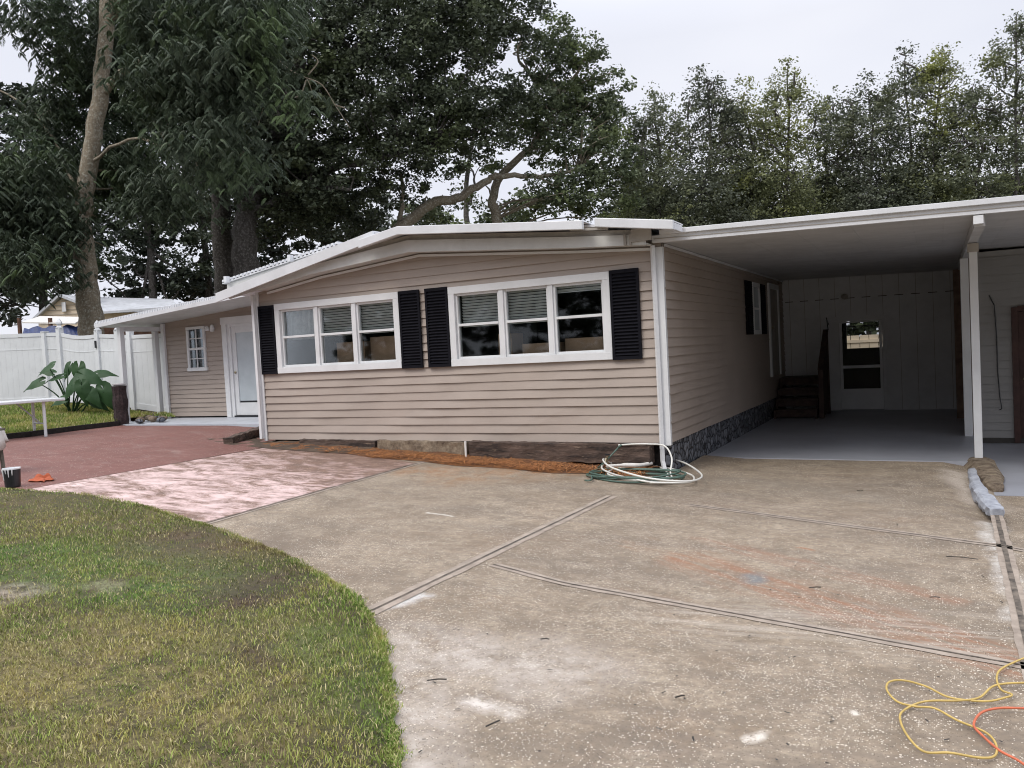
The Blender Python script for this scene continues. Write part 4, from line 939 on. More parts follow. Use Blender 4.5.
# folding table
tz = 1.18
LF = gp(46,437); LB = gp(31,435)
c1 = onz(65,398,tz); c2 = onz(8,392.5,tz); c3 = onz(-70,398,tz); c4 = onz(-10,405,tz)
rh = np.array([CR[0], CR[1], 0]); rh /= np.linalg.norm(rh); fh = np.array([CF[0], CF[1], 0]); fh /= np.linalg.norm(fh)
ux = rh*.66+fh*.75; uy = rh*-.75+fh*.66
tc = np.array([LF[0], LF[1], 0]) - ux*.62 + uy*.30
tzg = g(tc[0], tc[1])+.01; TH = tz-tzg
TB = empty('folding_table', (tc[0],tc[1],tzg), 'white plastic folding table standing on the patio by the fence', 'table')
top0 = onz(66,397,tz)
tcc = tc.copy(); L_ = .98; wd_ = .40
b = MB(); cs = [tcc+ux*L_*sx+uy*wd_*sy+np.array([0,0,tz]) for sx, sy in ((-1,-1),(1,-1),(1,1),(-1,1))]; b.prism([tuple(c-np.array([0,0,.03])) for c in cs], (0,0,.055)); b.build('tabletop', M['vinyl_fence'], TB, bevel=.012)
for sx in (-1,1):
    for sy in (-1,1):
        f0 = tcc+ux*.62*sx+uy*.30*sy; b = MB(); b.tube([tuple(f0+np.array([0,0,tzg])), tuple(f0+np.array([0,0,tz-.03]))], .028, 10); b.build('leg', M['vinyl_fence'], TB)
    f0 = tcc+ux*.62*sx; b = MB(); b.tube([tuple(f0-uy*.3+np.array([0,0,tzg+.25])), tuple(f0+uy*.3+np.array([0,0,tzg+.25]))], .014, 8)
    b.tube([tuple(f0+np.array([0,0,tzg+.27])), tuple(tcc+ux*.25*sx+np.array([0,0,tz-.03]))], .014, 8); b.build('brace', M['grey_foam'], TB)

# draped cloth at the left edge on a low stool
p = gp(-12,474); e0 = p
ST2 = empty('work_stool', tuple(p), 'low wooden stool half hidden under a pale drop cloth', 'stool')
for sx, sy in ((-.13,-.13),(.13,-.13),(-.13,.13),(.13,.13)):
    b = MB(); b.bar((p[0]+sx,p[1]+sy,p[2]+.01),(p[0]+sx*.85,p[1]+sy*.85,p[2]+.56),.035,.035,(1,0,0)); b.build('leg', M['grey_cloth'], ST2)
b = MB(); b.box(p[0]-.17,p[0]+.17,p[1]-.17,p[1]+.17,p[2]+.56,p[2]+.59); b.build('seat', M['grey_cloth'], ST2)
b = MB(); n = 40; rings = []
for ri, (rr_, zz_) in enumerate(((.02,.80),(.07,.77),(.12,.70),(.17,.61),(.20,.55),(.225,.45),(.24,.36))):
    ring = []
    for k_ in range(n):
        a = k_/n*math.tau; w_ = 1+(.14*math.sin(a*5)+.07*math.sin(a*9+1))*min(1, ri/4); ring.append(b.bm.verts.new((p[0]+rr_*w_*math.cos(a), p[1]+rr_*w_*math.sin(a), p[2]+zz_-(.05*math.sin(a*3+1) if ri == 6 else 0))))
    rings.append(ring)
b.bm.faces.new(rings[0])
for A, C in zip(rings, rings[1:]):
    for k_ in range(n): b.bm.faces.new((A[k_], A[(k_+1)%n], C[(k_+1)%n], C[k_]))
o = b.build('drop_cloth', M['white_cloth'], smooth=True); so = o.modifiers.new('solid','SOLIDIFY'); so.thickness = .006; tag(o, 'white drop cloth bunched over the low stool at the left', 'cloth')

# ------------------------------------------------------------------ garden bed, fence
def gz(x, y):
    """garden beyond the edging: rises gently to the far fence"""
    d = (np.array([x, y])-CAM[:2])@np.array([CF[0], CF[1]])/math.hypot(CF[0], CF[1])
    s_ = (np.array([x, y])-CAM[:2])@np.array([CR[0], CR[1]])
    e_ = sstep(15.3, 20.4, d)
    k_ = sstep(-8.3, -11.0, s_) if False else min(1, max(0, (-s_-8.2)/3.4))
    return .50 + (.08+.37*k_)*e_
edge = [gp(-260,452), gp(-80,442), gp(0,440), gp(30,437), (gp(75,431)), (gp(118,426)), (-13.30,1.95,0), (-13.30,3.05,0), (-13.2,9,0)]
sheet('garden_ground', [tuple(p_[:2]) for p_ in edge]+[(-30,60),(-80,40),(-60,-6)], 0, M['turf'], 'structure', 1.0, gz)
b = MB()
for a, c in zip(edge[1:7], edge[2:7]):
    b.bar((a[0],a[1],.53),(c[0],c[1],.53),.10,.10)
tag(b.build('garden_edging', M['edging']), 'dark timber edging between the red patio and the garden grass', 'edging')
gq = poly_area_sample([tuple(p_[:2]) for p_ in edge[1:8]]+[tuple(at(175,400,18.2)[:2]), tuple(at(100,400,19.6)[:2]), tuple(at(-80,400,20.5)[:2])], 60000)
def blades2(name, q, zf, m, hgt, wid, label):
    n = len(q); z = np.array([zf(a, c) for a, c in q]); x, y = q[:,0], q[:,1]; h = rng.uniform(*hgt, n); an = rng.uniform(0, math.tau, n); w = rng.uniform(*wid, n); la = rng.uniform(0, math.tau, n); ll = rng.uniform(0,.8,n)*h
    V = np.empty((n,3,3)); V[:,0] = np.stack([x-np.cos(an)*w, y-np.sin(an)*w, z], 1); V[:,1] = np.stack([x+np.cos(an)*w, y+np.sin(an)*w, z], 1); V[:,2] = np.stack([x+np.cos(la)*ll, y+np.sin(la)*ll, z+h], 1)
    return tag(np_mesh(name, V.reshape(-1,3), np.arange(3*n).reshape(n,3), m), label, 'grass', kind='stuff')
blades2('grass', gq, gz, M['grass'], (.05,.12), (.006,.014), 'green grass of the garden bed between patio edging and white fence')

FN = empty('vinyl_fence', tuple(at(60,404,20.4)), 'tall white vinyl privacy fence with pointed post caps behind the garden', 'fence')
def fpt(px, d, zb, zt):
    t = at(px, 350, d); return np.array([t[0], t[1], 0]), zb, zt
FP = [fpt(-120,20.6,.95,2.83), fpt(46,20.4,.93,2.76), fpt(61,20.3,.92,2.74), fpt(99,19.9,.85,2.63), fpt(119,19.6,.78,2.58), fpt(131,19.5,.70,2.54), fpt(164,19.2,.55,2.53)]
def fpanel(A, B, dip=0, gate=False):
    (a, az0, az1), (c, cz0, cz1) = A, B; L = np.linalg.norm(c-a); d = (c-a)/L; nrm = np.array([d[1], -d[0], 0]); b = MB()
    n = max(3, int(L/.15))
    for i in range(n):
        t0, t1 = (i+.008)/n, (i+.992)/n; p_, q_ = a+(c-a)*t0, a+(c-a)*t1; zt = lambda t: az1+(cz1-az1)*t-.10-dip*math.sin(math.pi*t); zb = lambda t: az0+(cz0-az0)*t+.05
        b.prism([tuple(p_+np.array([0,0,zb(t0)])), tuple(q_+np.array([0,0,zb(t1)])), tuple(q_+np.array([0,0,zt(t1)])), tuple(p_+np.array([0,0,zt(t0)]))], nrm*.02)
    for i in range(6):
        t0, t1 = i/6, (i+1)/6; p_, q_ = a+(c-a)*t0, a+(c-a)*t1
        for k_, (dz0, dz1) in enumerate(((-.12,0),)):
            b.bar(p_+nrm*.01+np.array([0,0,az1+(cz1-az1)*t0-.05-dip*math.sin(math.pi*t0)]), q_+nrm*.01+np.array([0,0,az1+(cz1-az1)*t1-.05-dip*math.sin(math.pi*t1)]), .05, .09)
        b.bar(p_+nrm*.01+np.array([0,0,az0+(cz0-az0)*t0+.1]), q_+nrm*.01+np.array([0,0,az0+(cz0-az0)*t1+.1]), .05, .14)
        b.bar(p_+nrm*.012+np.array([0,0,az1+(cz1-az1)*t0-.42-dip*math.sin(math.pi*t0)]), q_+nrm*.012+np.array([0,0,az1+(cz1-az1)*t1-.42-dip*math.sin(math.pi*t1)]), .028, .02)
    o = b.build('gate' if gate else 'panel', M['vinyl_fence'], FN)
    return o
def fpost(P_, cap=True, tall=.10):
    a, z0, z1 = P_; b = MB(); w = .065; b.box(a[0]-w,a[0]+w,a[1]-w,a[1]+w,z0-.1,z1+tall); po = b.build('post', M['vinyl_fence'], FN)
    b = MB(); z = z1+tall
    if cap: b.lathe((a[0],a[1],z+.002), [(.10,0),(.10,.03),(.06,.05),(.055,.08),(.095,.12),(.085,.16),(.02,.25),(.0,.26)], 4)
    else: b.box(a[0]-.075,a[0]+.075,a[1]-.075,a[1]+.075,z+.002,z+.03)
    b.build('post_cap', M['vinyl_fence'], po)
fpanel(FP[0], FP[1]); fpanel(FP[1], FP[2]); fpanel(FP[2], FP[3], .06, True); fpanel(FP[3], FP[4]); fpanel(FP[4], FP[5]); fpanel(FP[5], FP[6])
fpost(FP[1], False, 0); fpost(FP[2]); fpost(FP[3], True, .08); fpost(FP[4], True, .1); fpost(FP[5], True, .12); fpost(fpt(-60,20.5,.95,2.81), False, 0)
b = MB(); a = FP[3][0]; b.box(a[0]-.02,a[0]+.02,a[1]-.10,a[1]-.07,2.28,2.46); b.build('gate_latch', M['blackplastic'], FN)

# stump planter beside the porch post, stones
s_ = onz(122,424,.5); zb = .5
e = empty('stump_planter', (s_[0],s_[1],zb), 'dark brown bark stump with a pale tray on top beside the porch post', 'stump')
b = MB(); rings = []
for zi in range(9):
    z = zb+zi*.105; b_r = .145+.01*math.sin(zi*1.7); rings.append([b.bm.verts.new((s_[0]+b_r*(1+.08*math.sin(k_*2.1+zi*.8))*math.cos(k_/18*math.tau), s_[1]+b_r*(1+.08*math.sin(k_*3.3))*math.sin(k_/18*math.tau), z)) for k_ in range(18)])
for A, C in zip(rings, rings[1:]):
    for k_ in range(18): b.bm.faces.new((A[k_], A[(k_+1)%18], C[(k_+1)%18], C[k_]))
b.bm.faces.new(rings[-1]); b.build('trunk', M['tree_stump'], e)
b = MB(); b.lathe((s_[0],s_[1],zb+.845), [(.10,0),(.14,.02),(.15,.05),(.13,.05),(.0,.03)], 16); b.build('tray', M['white_trim'], e)
random.seed(21)
for i in range(11):
    p = onz(random.uniform(136,164), random.uniform(415,422), .55); r_ = random.uniform(.05,.10); b = MB(); bmesh.ops.create_icosphere(b.bm, subdivisions=2, radius=r_)
    for v in b.bm.verts: v.co *= 1+random.uniform(-.12,.12)
    bmesh.ops.scale(b.bm, verts=b.bm.verts, vec=(1.2,1,.7)); bmesh.ops.translate(b.bm, verts=b.bm.verts, vec=(p[0],p[1],.53+r_*.4))
    tag(b.build('garden_stone', M['stone' if i%2 else 'block'], smooth=True), 'small rough stone in the heap at the foot of the porch wall', 'stone', 'stones heaped between porch post and wall')
# elephant ear plant
def elephant_ear():
    base = onz(75,421,.55); base = np.array([base[0], base[1], .52])
    d0 = float((base-CAM)@CF)
    e = empty('elephant_ear_plant', tuple(base), 'elephant ear plant with big heart shaped leaves before the white fence', 'plant')
    toC = -CF.copy(); toC[2] = 0; toC /= np.linalg.norm(toC)
    specs = [(48,366,.20,.34,-140,0),(37,382,.22,.36,-150,.3),(58,376,.15,.32,-160,-.2),(78,370,.1,.40,-90,.5),(86,375,.35,.44,-30,.2),(100,373,-.1,.34,0,.1),(104,392,.40,.46,-70,.9),(72,385,.45,.40,-120,.6),(62,399,.35,.30,-150,.3),(90,394,.5,.36,-60,.8),(82,388,.55,.38,-80,.9),(50,372,-.2,.25,170,.2),(96,402,.2,.3,-40,.6),(68,368,-.3,.3,-110,.4)]
    for i, (px, py, dd, sz, ang, droop) in enumerate(specs):
        tip = at(px, py, d0-dd); sz *= 1.12
        # petiole
        b = MB(); st = base+np.array([random.uniform(-.18,.18), random.uniform(-.12,.12), 0]); mid_ = (st+tip)/2+np.array([0,0,.15]); b.tube(spline([st, mid_, tip], 6), [.022-.001*j for j in range(13)], 6); b.build('stalk', M['elephant_ear'], e, smooth=True)
        # heart leaf: local axes
        a = R(ang); fwd = CR*math.cos(a)+CU*math.sin(a)*.75; fwd = fwd/np.linalg.norm(fwd)
        n_ = toC*(.6+.4*droop)+np.array([0,0,1.])*(.8-.5*droop)+CR*random.uniform(-.3,.3); n_ -= fwd*np.dot(n_, fwd); n_ /= np.linalg.norm(n_); sd = np.cross(n_, fwd)
        b = MB(); prof = [(-.50,.08),(-.45,.24),(-.28,.36),(-.05,.40),(.15,.37),(.38,.29),(.65,.17),(.88,.07),(1.08,0)]
        cen = []; Ls = []; Rs = []
        for t, w_ in prof:
            wave = .03*math.sin(t*9+i); tc_ = max(t, -.12)
            cen.append(b.bm.verts.new(tuple(tip+fwd*tc_*sz-n_*(t*t*.25*sz))))
            Ls.append(b.bm.verts.new(tuple(tip+fwd*t*sz+sd*w_*sz+n_*(-.18*w_*sz+wave*sz-t*t*.25*sz)))); Rs.append(b.bm.verts.new(tuple(tip+fwd*t*sz-sd*w_*sz+n_*(-.18*w_*sz-wave*sz-t*t*.25*sz))))
        for j in range(len(prof)-1):
            b.bm.faces.new((cen[j], cen[j+1], Ls[j+1], Ls[j])); b.bm.faces.new((cen[j], Rs[j], Rs[j+1], cen[j+1]))
        bmesh.ops.subdivide_edges(b.bm, edges=b.bm.edges[:], cuts=1, use_grid_fill=True, smooth=.3)
        b.build('leaf', M['elephant_ear'], e, smooth=True)
elephant_ear()
# low ground plants around
def leaf_cloud(name, centers, radii, per, size, m, parent=None, flat=.6, aspect=1.6, droop=0.):
    """leaf-sized quads scattered in clumps"""
    C = np.repeat(np.array(centers, float), per, 0); Rr = np.repeat(np.array(radii, float), per, 0)
    n = len(C); d = rng.normal(0,1,(n,3)); d /= np.linalg.norm(d,axis=1)[:,None]; r = rng.uniform(0,1,n)**.5
    if Rr.ndim == 1: Rr = np.stack([Rr,Rr,Rr*flat],1)
    P = C+d*r[:,None]*Rr
    u = rng.normal(0,1,(n,3)); u[:,2] = u[:,2]*.6-droop; u /= np.linalg.norm(u,axis=1)[:,None]
    w = rng.normal(0,1,(n,3)); w[:,2] *= .5; w -= u*(w*u).sum(1)[:,None]; w /= np.linalg.norm(w,axis=1)[:,None]
    s = rng.uniform(size*.6,size*1.35,n)[:,None]; V = np.empty((n,4,3))
    V[:,0] = P-u*s*aspect/2; V[:,1] = P+w*s/2; V[:,2] = P+u*s*aspect/2; V[:,3] = P-w*s/2
    return np_mesh(name, V.reshape(-1,3), np.arange(4*n).reshape(n,4), m, parent)
p = onz(92,418,.55); e = empty('low_shrub', (p[0],p[1],.52), 'low green leafy shrub at the foot of the elephant ear plant', 'shrub')
leaf_cloud('foliage', [(p[0]+random.uniform(-.5,.5), p[1]+random.uniform(-.2,.4), .62+random.uniform(0,.2)) for _ in range(26)], [.16]*26, 60, .05, M['elephant_ear'], e)
b = MB(); b.tube([(p[0],p[1],.52),(p[0],p[1],.8)],.015,6); b.build('stem', M['bark'], e)

# ------------------------------------------------------------------ neighbours beyond the fence
NH = empty('neighbour_house', tuple(at(70,330,44)*np.array([1,1,0])), 'cream gabled house with a pale metal roof beyond the fence', 'house')
def nbox(pts2, d0, d1, zlo=None):
    pass
a0 = at(38,318,42); a1 = at(98,312,42); pk = at(62,298,42); ex = CF*np.array([1,1,0]); ex /= np.linalg.norm(ex)
zl = a0[2]
gbl = [(a0[0],a0[1],0), (a1[0],a1[1],0), (a1[0],a1[1],a1[2]), tuple(pk), (a0[0],a0[1],a0[2])]
b = MB(); b.prism(gbl, ex*8); b.build('wall', M['far_siding'], NH)
b = MB()
for i in range(7): 
    z = a0[2]-.6+i*.24; b.bar(np.array([a0[0],a0[1],z])+ex*-.01+(np.array([a1[0]-a0[0],a1[1]-a0[1],0])*.04*i), np.array([a1[0],a1[1],z])-ex*.01-(np.array([a1[0]-a0[0],a1[1]-a0[1],0])*.04*i), .02, .02)
b.build('siding_line', M['liner'], NH)
b = MB(); pd = pk+np.array([0,0,.06])-ex*.3; l_ = np.array(a0)+np.array([0,0,-.06])-ex*.3+(np.array(a0)-pk)*.12; r_ = np.array(a1)-ex*.3+np.array([0,0,.05])
for q0, q1 in ((l_, pd), (pd, r_)):
    b.prism([tuple(q0), tuple(q1), tuple(q1+np.array([0,0,.14])), tuple(q0+np.array([0,0,.14]))], ex*8.6)
b.build('roof', M['roof_grey'], NH)
wn = at(64,306,41.9); b = MB(); b.box(wn[0]-.16,wn[0]+.16,wn[1]-.03,wn[1]+.01,wn[2]-.3,wn[2]+.2); b.build('gable_vent', M['white_trim'], NH)
r0, r1 = at(95,297,46), at(172,299,46); r2, r3 = at(178,306,41), at(95,312,41)
b = MB(); b.prism([tuple(r3), tuple(r2), tuple(r1), tuple(r0)], (0,0,-.12)); b.build('metal_roof', M['roof_grey'], NH)
b = MB(); q0, q1 = at(98,312,41.6), at(165,309,41.6); b.prism([(q0[0],q0[1],0),(q1[0],q1[1],0),(q1[0],q1[1],q1[2]-.1),(q0[0],q0[1],q0[2]-.1)], ex*3); b.build('rear_wall', M['far_siding'], NH)
# patio umbrella / tarp lean-to
TP = empty('tarp_shelter', tuple(at(60,340,32)*np.array([1,1,0])), 'white and blue tarp shelter with clutter behind the fence', 'shelter')
b = MB(); cs = [at(22,322,33), at(75,323,31.5), at(85,317,34.5), at(40,316,35)]; b.prism([tuple(c) for c in cs], (0,0,-.05)); b.build('canopy', M['white_cloth'], TP)
b = MB(); n = 14
for i in range(n):
    t0, t1 = i/n, (i+1)/n; A0, A1 = at(24+60*t0, 328-3*t0+1.5*math.sin(i*1.7), 32), at(24+60*t1, 328-3*t1+1.5*math.sin((i+1)*1.7), 32); B0, B1 = at(22+64*t0, 337, 31.6), at(22+64*t1, 337, 31.6)
    b.prism([tuple(A0), tuple(A1), tuple(B1), tuple(B0)], (0,.04,0))
b.build('tarp', M['blue_tarp'], TP)
for px in (19,50,84):
    b = MB(); t_ = at(px,318,32.3); b.tube([(t_[0],t_[1],0),tuple(t_)], .09, 6); b.build('post', M['rust_brown'], TP)
b = MB(); cs = [at(86,333,26), at(172,331,26)]; b.prism([(cs[0][0],cs[0][1],0),(cs[1][0],cs[1][1],0),tuple(at(172,326,26)),tuple(at(86,328,26))], ex*.3); tag(b.build('brick_wall', M['rust_brown']), 'low red brown wall glimpsed above the fence beside the porch', 'wall')

# back yard fence seen through the storm door
b = MB(); 
for i in range(40): b.box(-6.0+i*.3,-5.72+i*.3,21.0,21.03,-.1,1.56)
b.box(-6,6,20.96,21.0,.3,.4); b.box(-6,6,20.96,21.0,1.3,1.4); tag(b.build('board_fence', M['far_siding']), 'pale board fence in the back yard seen through the storm door', 'fence')

# ------------------------------------------------------------------ trees
def limb(b, pts, r0, r1, seg=8, wob=0):
    sp = spline(pts, 5); n = len(sp); sp = [p_+rng.normal(0, wob, 3)*(0 < i < n-1) for i, p_ in enumerate(sp)]
    b.tube(sp, [r0+(r1-r0)*(i/(n-1))**.8 for i in range(n)], seg); return sp
def clumps_from_blobs(blobs, od, per, leaf_a, rad=(.22,.62)):
    """blobs: (centre, rx across, rd deep, rz, density); enough clumps of leaves for the wanted cover"""
    cs = []; rs = []
    ex_ = np.array([CR[0], CR[1], 0]); ex_ /= np.linalg.norm(ex_); ed = np.array([CF[0], CF[1], 0]); ed /= np.linalg.norm(ed)
    for c, rx, rd, rz, den in blobs:
        n = max(4, int(od*den*math.pi*rx*rz/(leaf_a*.5)/per)); d_ = rng.normal(0,1,(n,3)); d_ /= np.linalg.norm(d_,axis=1)[:,None]; r = rng.uniform(.0,1,n)**.42
        q_ = d_*r[:,None]*1.05; p_ = np.array(c)+q_[:,:1]*rx*ex_+q_[:,1:2]*rd*ed+q_[:,2:]*np.array([0,0,rz]); cs.append(p_); rs.append(rng.uniform(*rad, n))
    return np.concatenate(cs), np.concatenate(rs)
def twigs(b, src, centers, k_, r0=.045):
    """thin branches from limb points to clump centres"""
    src = np.array(src)
    for c in centers[rng.permutation(len(centers))[:k_]]:
        dd = np.linalg.norm(src-c, axis=1)+np.maximum(0, src[:,2]-c[2])*2; j = int(dd.argmin()); a = src[j]
        if np.linalg.norm(a-c) > 7: continue
        m_ = (a+c)/2+rng.normal(0,.25,3)+np.array([0,0,.25]); b.tube(spline([a, m_, c], 3), [r0*(1-.13*i) for i in range(7)], 4, cap=False)
def fronds(name, blobs, n, m, parent, L=(.35,.65)):
    """drooping feather leaves: a curved midrib with a row of narrow leaflets on each side"""
    cs, _ = clumps_from_blobs(blobs, 1., 1, .1); cs = cs[rng.permutation(len(cs))[:n]] if len(cs) >= n else cs[rng.integers(0, len(cs), n)]+rng.normal(0,.25,(n,3)); k_ = 13
    az = rng.uniform(0, math.tau, n); d0 = np.stack([np.cos(az), np.sin(az), np.zeros(n)], 1); sd = np.stack([-np.sin(az), np.cos(az), np.zeros(n)], 1)+rng.normal(0,.25,(n,3)); Ln = rng.uniform(*L, n); V = []
    for j in range(k_):
        t = (j+.5)/k_; c = cs+d0*(Ln*t*.9)[:,None]+np.array([0,0,-1.])*(Ln*(.12*t+.75*t*t))[:,None]; fw = d0*.9+np.array([0,0,-1.])*(.12+1.5*t); fw /= np.linalg.norm(fw,axis=1)[:,None]
        for sg in (-1,1):
            ll = (Ln*.30*math.sin(math.pi*(.15+.8*t)))[:,None]; o_ = sd*sg+fw*.45+rng.normal(0,.08,(n,3)); w_ = fw*.016
            V.append(np.stack([c-w_, c+o_*ll*.6-w_*1.4-np.array([0,0,.02]), c+o_*ll-np.array([0,0,.05]), c+o_*ll*.5+w_*1.4], 1))
    V = np.concatenate(V).reshape(-1,3); return np_mesh(name, V, np.arange(len(V)).reshape(-1,4), m, parent)
def tree(name, label, base, limbs, blobs, m_leaf, m_bark, od=3., per=70, size=.13, twig=60, group=None, cat='tree', aspect=1.6, droop=0., flat=.6, rad=(.22,.62)):
    e = empty(name, tuple(base), label, cat, group)
    b = MB(); src = []
    for pts, r0, r1 in limbs: src += limb(b, pts, r0, r1, 10 if r0 > .15 else 6, .03)
    cs, rs = clumps_from_blobs(blobs, od, per, size*size*aspect/2, rad)
    if twig: twigs(b, src, cs, twig)
    b.build('trunk', m_bark, e, smooth=True)
    leaf_cloud('crown', cs, rs, per, size, m_leaf, e, flat=flat, aspect=aspect, droop=droop)
    print(name, len(cs)*per)
    return e
def bl(px, py, d, rpx, rpy, rd=None, den=1.):
    return (at(px, py, d), rpx*d/F, rd if rd else min(rpx*d/F, 2.6), rpy*d/F, den)
def gb(px, d, z=0): p_ = at(px, 380, d); return np.array([p_[0], p_[1], z])

# 1 feathery tree whose pale lichened trunk stands behind the fence
d = 24
T1 = [gb(97,d,.5), at(92,330,d), at(85,270,d), at(81,215,d), at(90,160,d), at(100,100,d), at(106,30,d), at(109,-60,d), at(112,-160,d)]
lm = [(T1[:4], .43, .27), (T1[3:], .27, .19), ([at(81,215,d), at(60,150,d+.5), at(30,110,d+.8), at(-20,80,d+1)], .07,.02),
      ([at(100,95,d), at(140,60,d-1), at(190,30,d-2), at(260,70,d-3)], .13,.03), ([at(107,20,d), at(150,-40,d-1.5), at(220,-50,d-3), at(300,0,d-3.5)], .14,.03), ([at(88,165,d), at(130,140,d-1), at(180,150,d-1.5), at(220,170,d-2)],.055,.02), ([at(84,220,d), at(40,240,d-1), at(0,250,d-1)],.1,.03)]
FB = tree('feathery_tree', 'tall feathery leaved tree with a pale lichen spotted trunk behind the fence', T1[0], lm,
     [bl(165,40,d-1.5,42,40), bl(130,40,d+2,50,45), bl(215,55,d-3,50,50), bl(255,45,d-3.5,45,40), bl(245,90,d-3.5,40,24), bl(172,110,d-2,46,38,den=.8), bl(120,120,d+2.2,50,40,den=.9), bl(205,140,d-2.5,45,32,den=.7), bl(40,195,d-1,34,30,den=.6), bl(85,190,d+2,50,35,den=.9), bl(25,258,d-1,46,28,den=.9), bl(80,250,d+2.2,50,30,den=.8), bl(0,215,d-1,34,36,den=.7), bl(150,-40,d-2,90,40), bl(45,130,d-1,30,28,den=.35), bl(140,190,d+1.2,45,28,den=.8), bl(55,20,d-1,30,26,den=.3)],
     M['leaf_feather'], M['bark_pale'], 1.1, 90, .055, 50, aspect=3.0, droop=.5, flat=.38, rad=(.3,.7))
M['leaf_frond'] = leaf('leaf_frond', (.045,.065,.042), (.11,.14,.09), (.13,.19,.07), .25)
fronds('fronds', [bl(165,25,d-2.5,45,40), bl(215,50,d-4.5,50,50), bl(255,35,d-5,45,40), bl(280,88,d-5,24,18), bl(295,105,d-5,12,8), bl(180,95,d-3,60,46), bl(130,170,d+1.5,44,38), bl(215,150,d-4,55,44), bl(160,200,d-2,46,30), bl(35,195,d-1.5,46,40), bl(70,180,d+1.6,50,36), bl(25,262,d-2,56,30), bl(-5,200,d-2,44,46), bl(50,130,d+1,30,34), bl(75,80,d+1,26,36), bl(60,222,d-1.3,36,14), bl(45,20,d,50,30), bl(240,-10,d-4,80,30), bl(130,60,d+2,50,60)], 17000, M['leaf_frond'], FB, (.12,.28))
# 2 big dark oak behind the house
d = 30
o1 = [gb(232,d), at(228,300,d), at(222,230,d), at(224,150,d), at(240,80,d), at(260,-20,d)]
tree('dark_oak', 'massive dark oak whose crown hangs over the left half of the roof', o1[0],
     [(o1,.50,.22), ([at(223,170,d), at(280,110,d-1), at(340,60,d-1), at(400,20,d-1)],.3,.07), ([at(224,150,d), at(190,90,d), at(170,30,d)],.2,.06), ([at(223,190,d), at(300,175,d-1), at(370,160,d-1.5), at(430,150,d-1.5)],.22,.05), ([at(240,80,d), at(330,20,d), at(440,-10,d)],.25,.06)],
     [bl(300,60,d,75,60), bl(380,50,d-1,75,60), bl(450,40,d-1,65,60), bl(500,20,d-1,48,36), bl(330,140,d-1,80,58), bl(410,125,d-1,80,52), bl(470,115,d-1.5,50,45), bl(515,95,d-1,34,28,den=.6), bl(280,200,d,60,48), bl(345,205,d,45,35,den=.9), bl(230,110,d,60,60), bl(260,-20,d,120,50), bl(420,-20,d,100,45), bl(190,200,d+1,40,40,den=.6), bl(400,172,d-1,55,30,den=.7), bl(200,50,d+1,70,60), bl(228,170,d-1.2,34,26), bl(262,165,d-1.5,36,30), bl(300,205,d-1,40,26), bl(250,120,d-2,50,30)],
     M['leaf_oak'], M['bark'], 2.45, 70, .09, 110, rad=(.2,.62))
# 3 second trunk beside it (lichened), sparse
o2 = [gb(262,28.5), at(252,300,28.5), at(244,250,28.5), at(250,200,28.5), at(275,140,28.5), at(300,60,28.5)]
tree('leaning_oak', 'thick trunked oak standing just right of the dark oak trunk behind the roof', o2[0], [(o2,.62,.25), ([at(248,215,28.5), at(300,190,28), at(350,190,27.5)],.2,.05)],
     [bl(290,150,28,45,40,den=.8), bl(320,190,27.5,40,25,den=.8), bl(300,80,28,50,45,den=.8)], M['leaf_oak'], M['bark'], 2., 80, .12, 30)
# 4 live oak with arching limb, right of centre
d = 31
l4 = [([gb(515,d), at(500,235,d), at(492,200,d), at(505,172,d), at(530,150,d)],.26,.12), ([at(395,232,d-1), at(430,205,d-1), at(462,196,d-1), at(485,182,d-1), at(500,175,d-1), at(540,176,d-1), at(580,170,d-1)],.23,.06), ([at(530,150,d), at(560,100,d), at(585,60,d)],.14,.04), ([at(560,100,d), at(520,60,d), at(525,30,d)],.10,.03), ([at(398,232,d-1), at(403,200,d-1), at(400,170,d-1)],.12,.05), ([gb(398,d-1), at(395,233,d-1)],.4,.32)]
tree('live_oak', 'mid green live oak with a long arching grey limb above the roof ridge', l4[0][0][0], l4,
     [bl(560,70,d,45,45,den=.8), bl(595,95,d,36,34,den=.8), bl(560,130,d,60,38,den=.9), bl(600,150,d-1,38,38), bl(590,195,d-1,50,28), bl(548,45,d,30,28,den=.6), bl(530,110,d,36,36,den=.6), bl(560,190,d-1,40,24,den=.7), bl(455,205,d+1,34,16,den=.35), bl(420,215,d+1,24,12,den=.45), bl(480,170,d+.5,22,16,den=.3), bl(505,215,d+1,26,12,den=.5), bl(612,120,d,20,22,den=.6), bl(575,55,d,28,20,den=.5)],
     M['leaf_oak2'], M['bark_pale'], 2.1, 60, .09, 110)
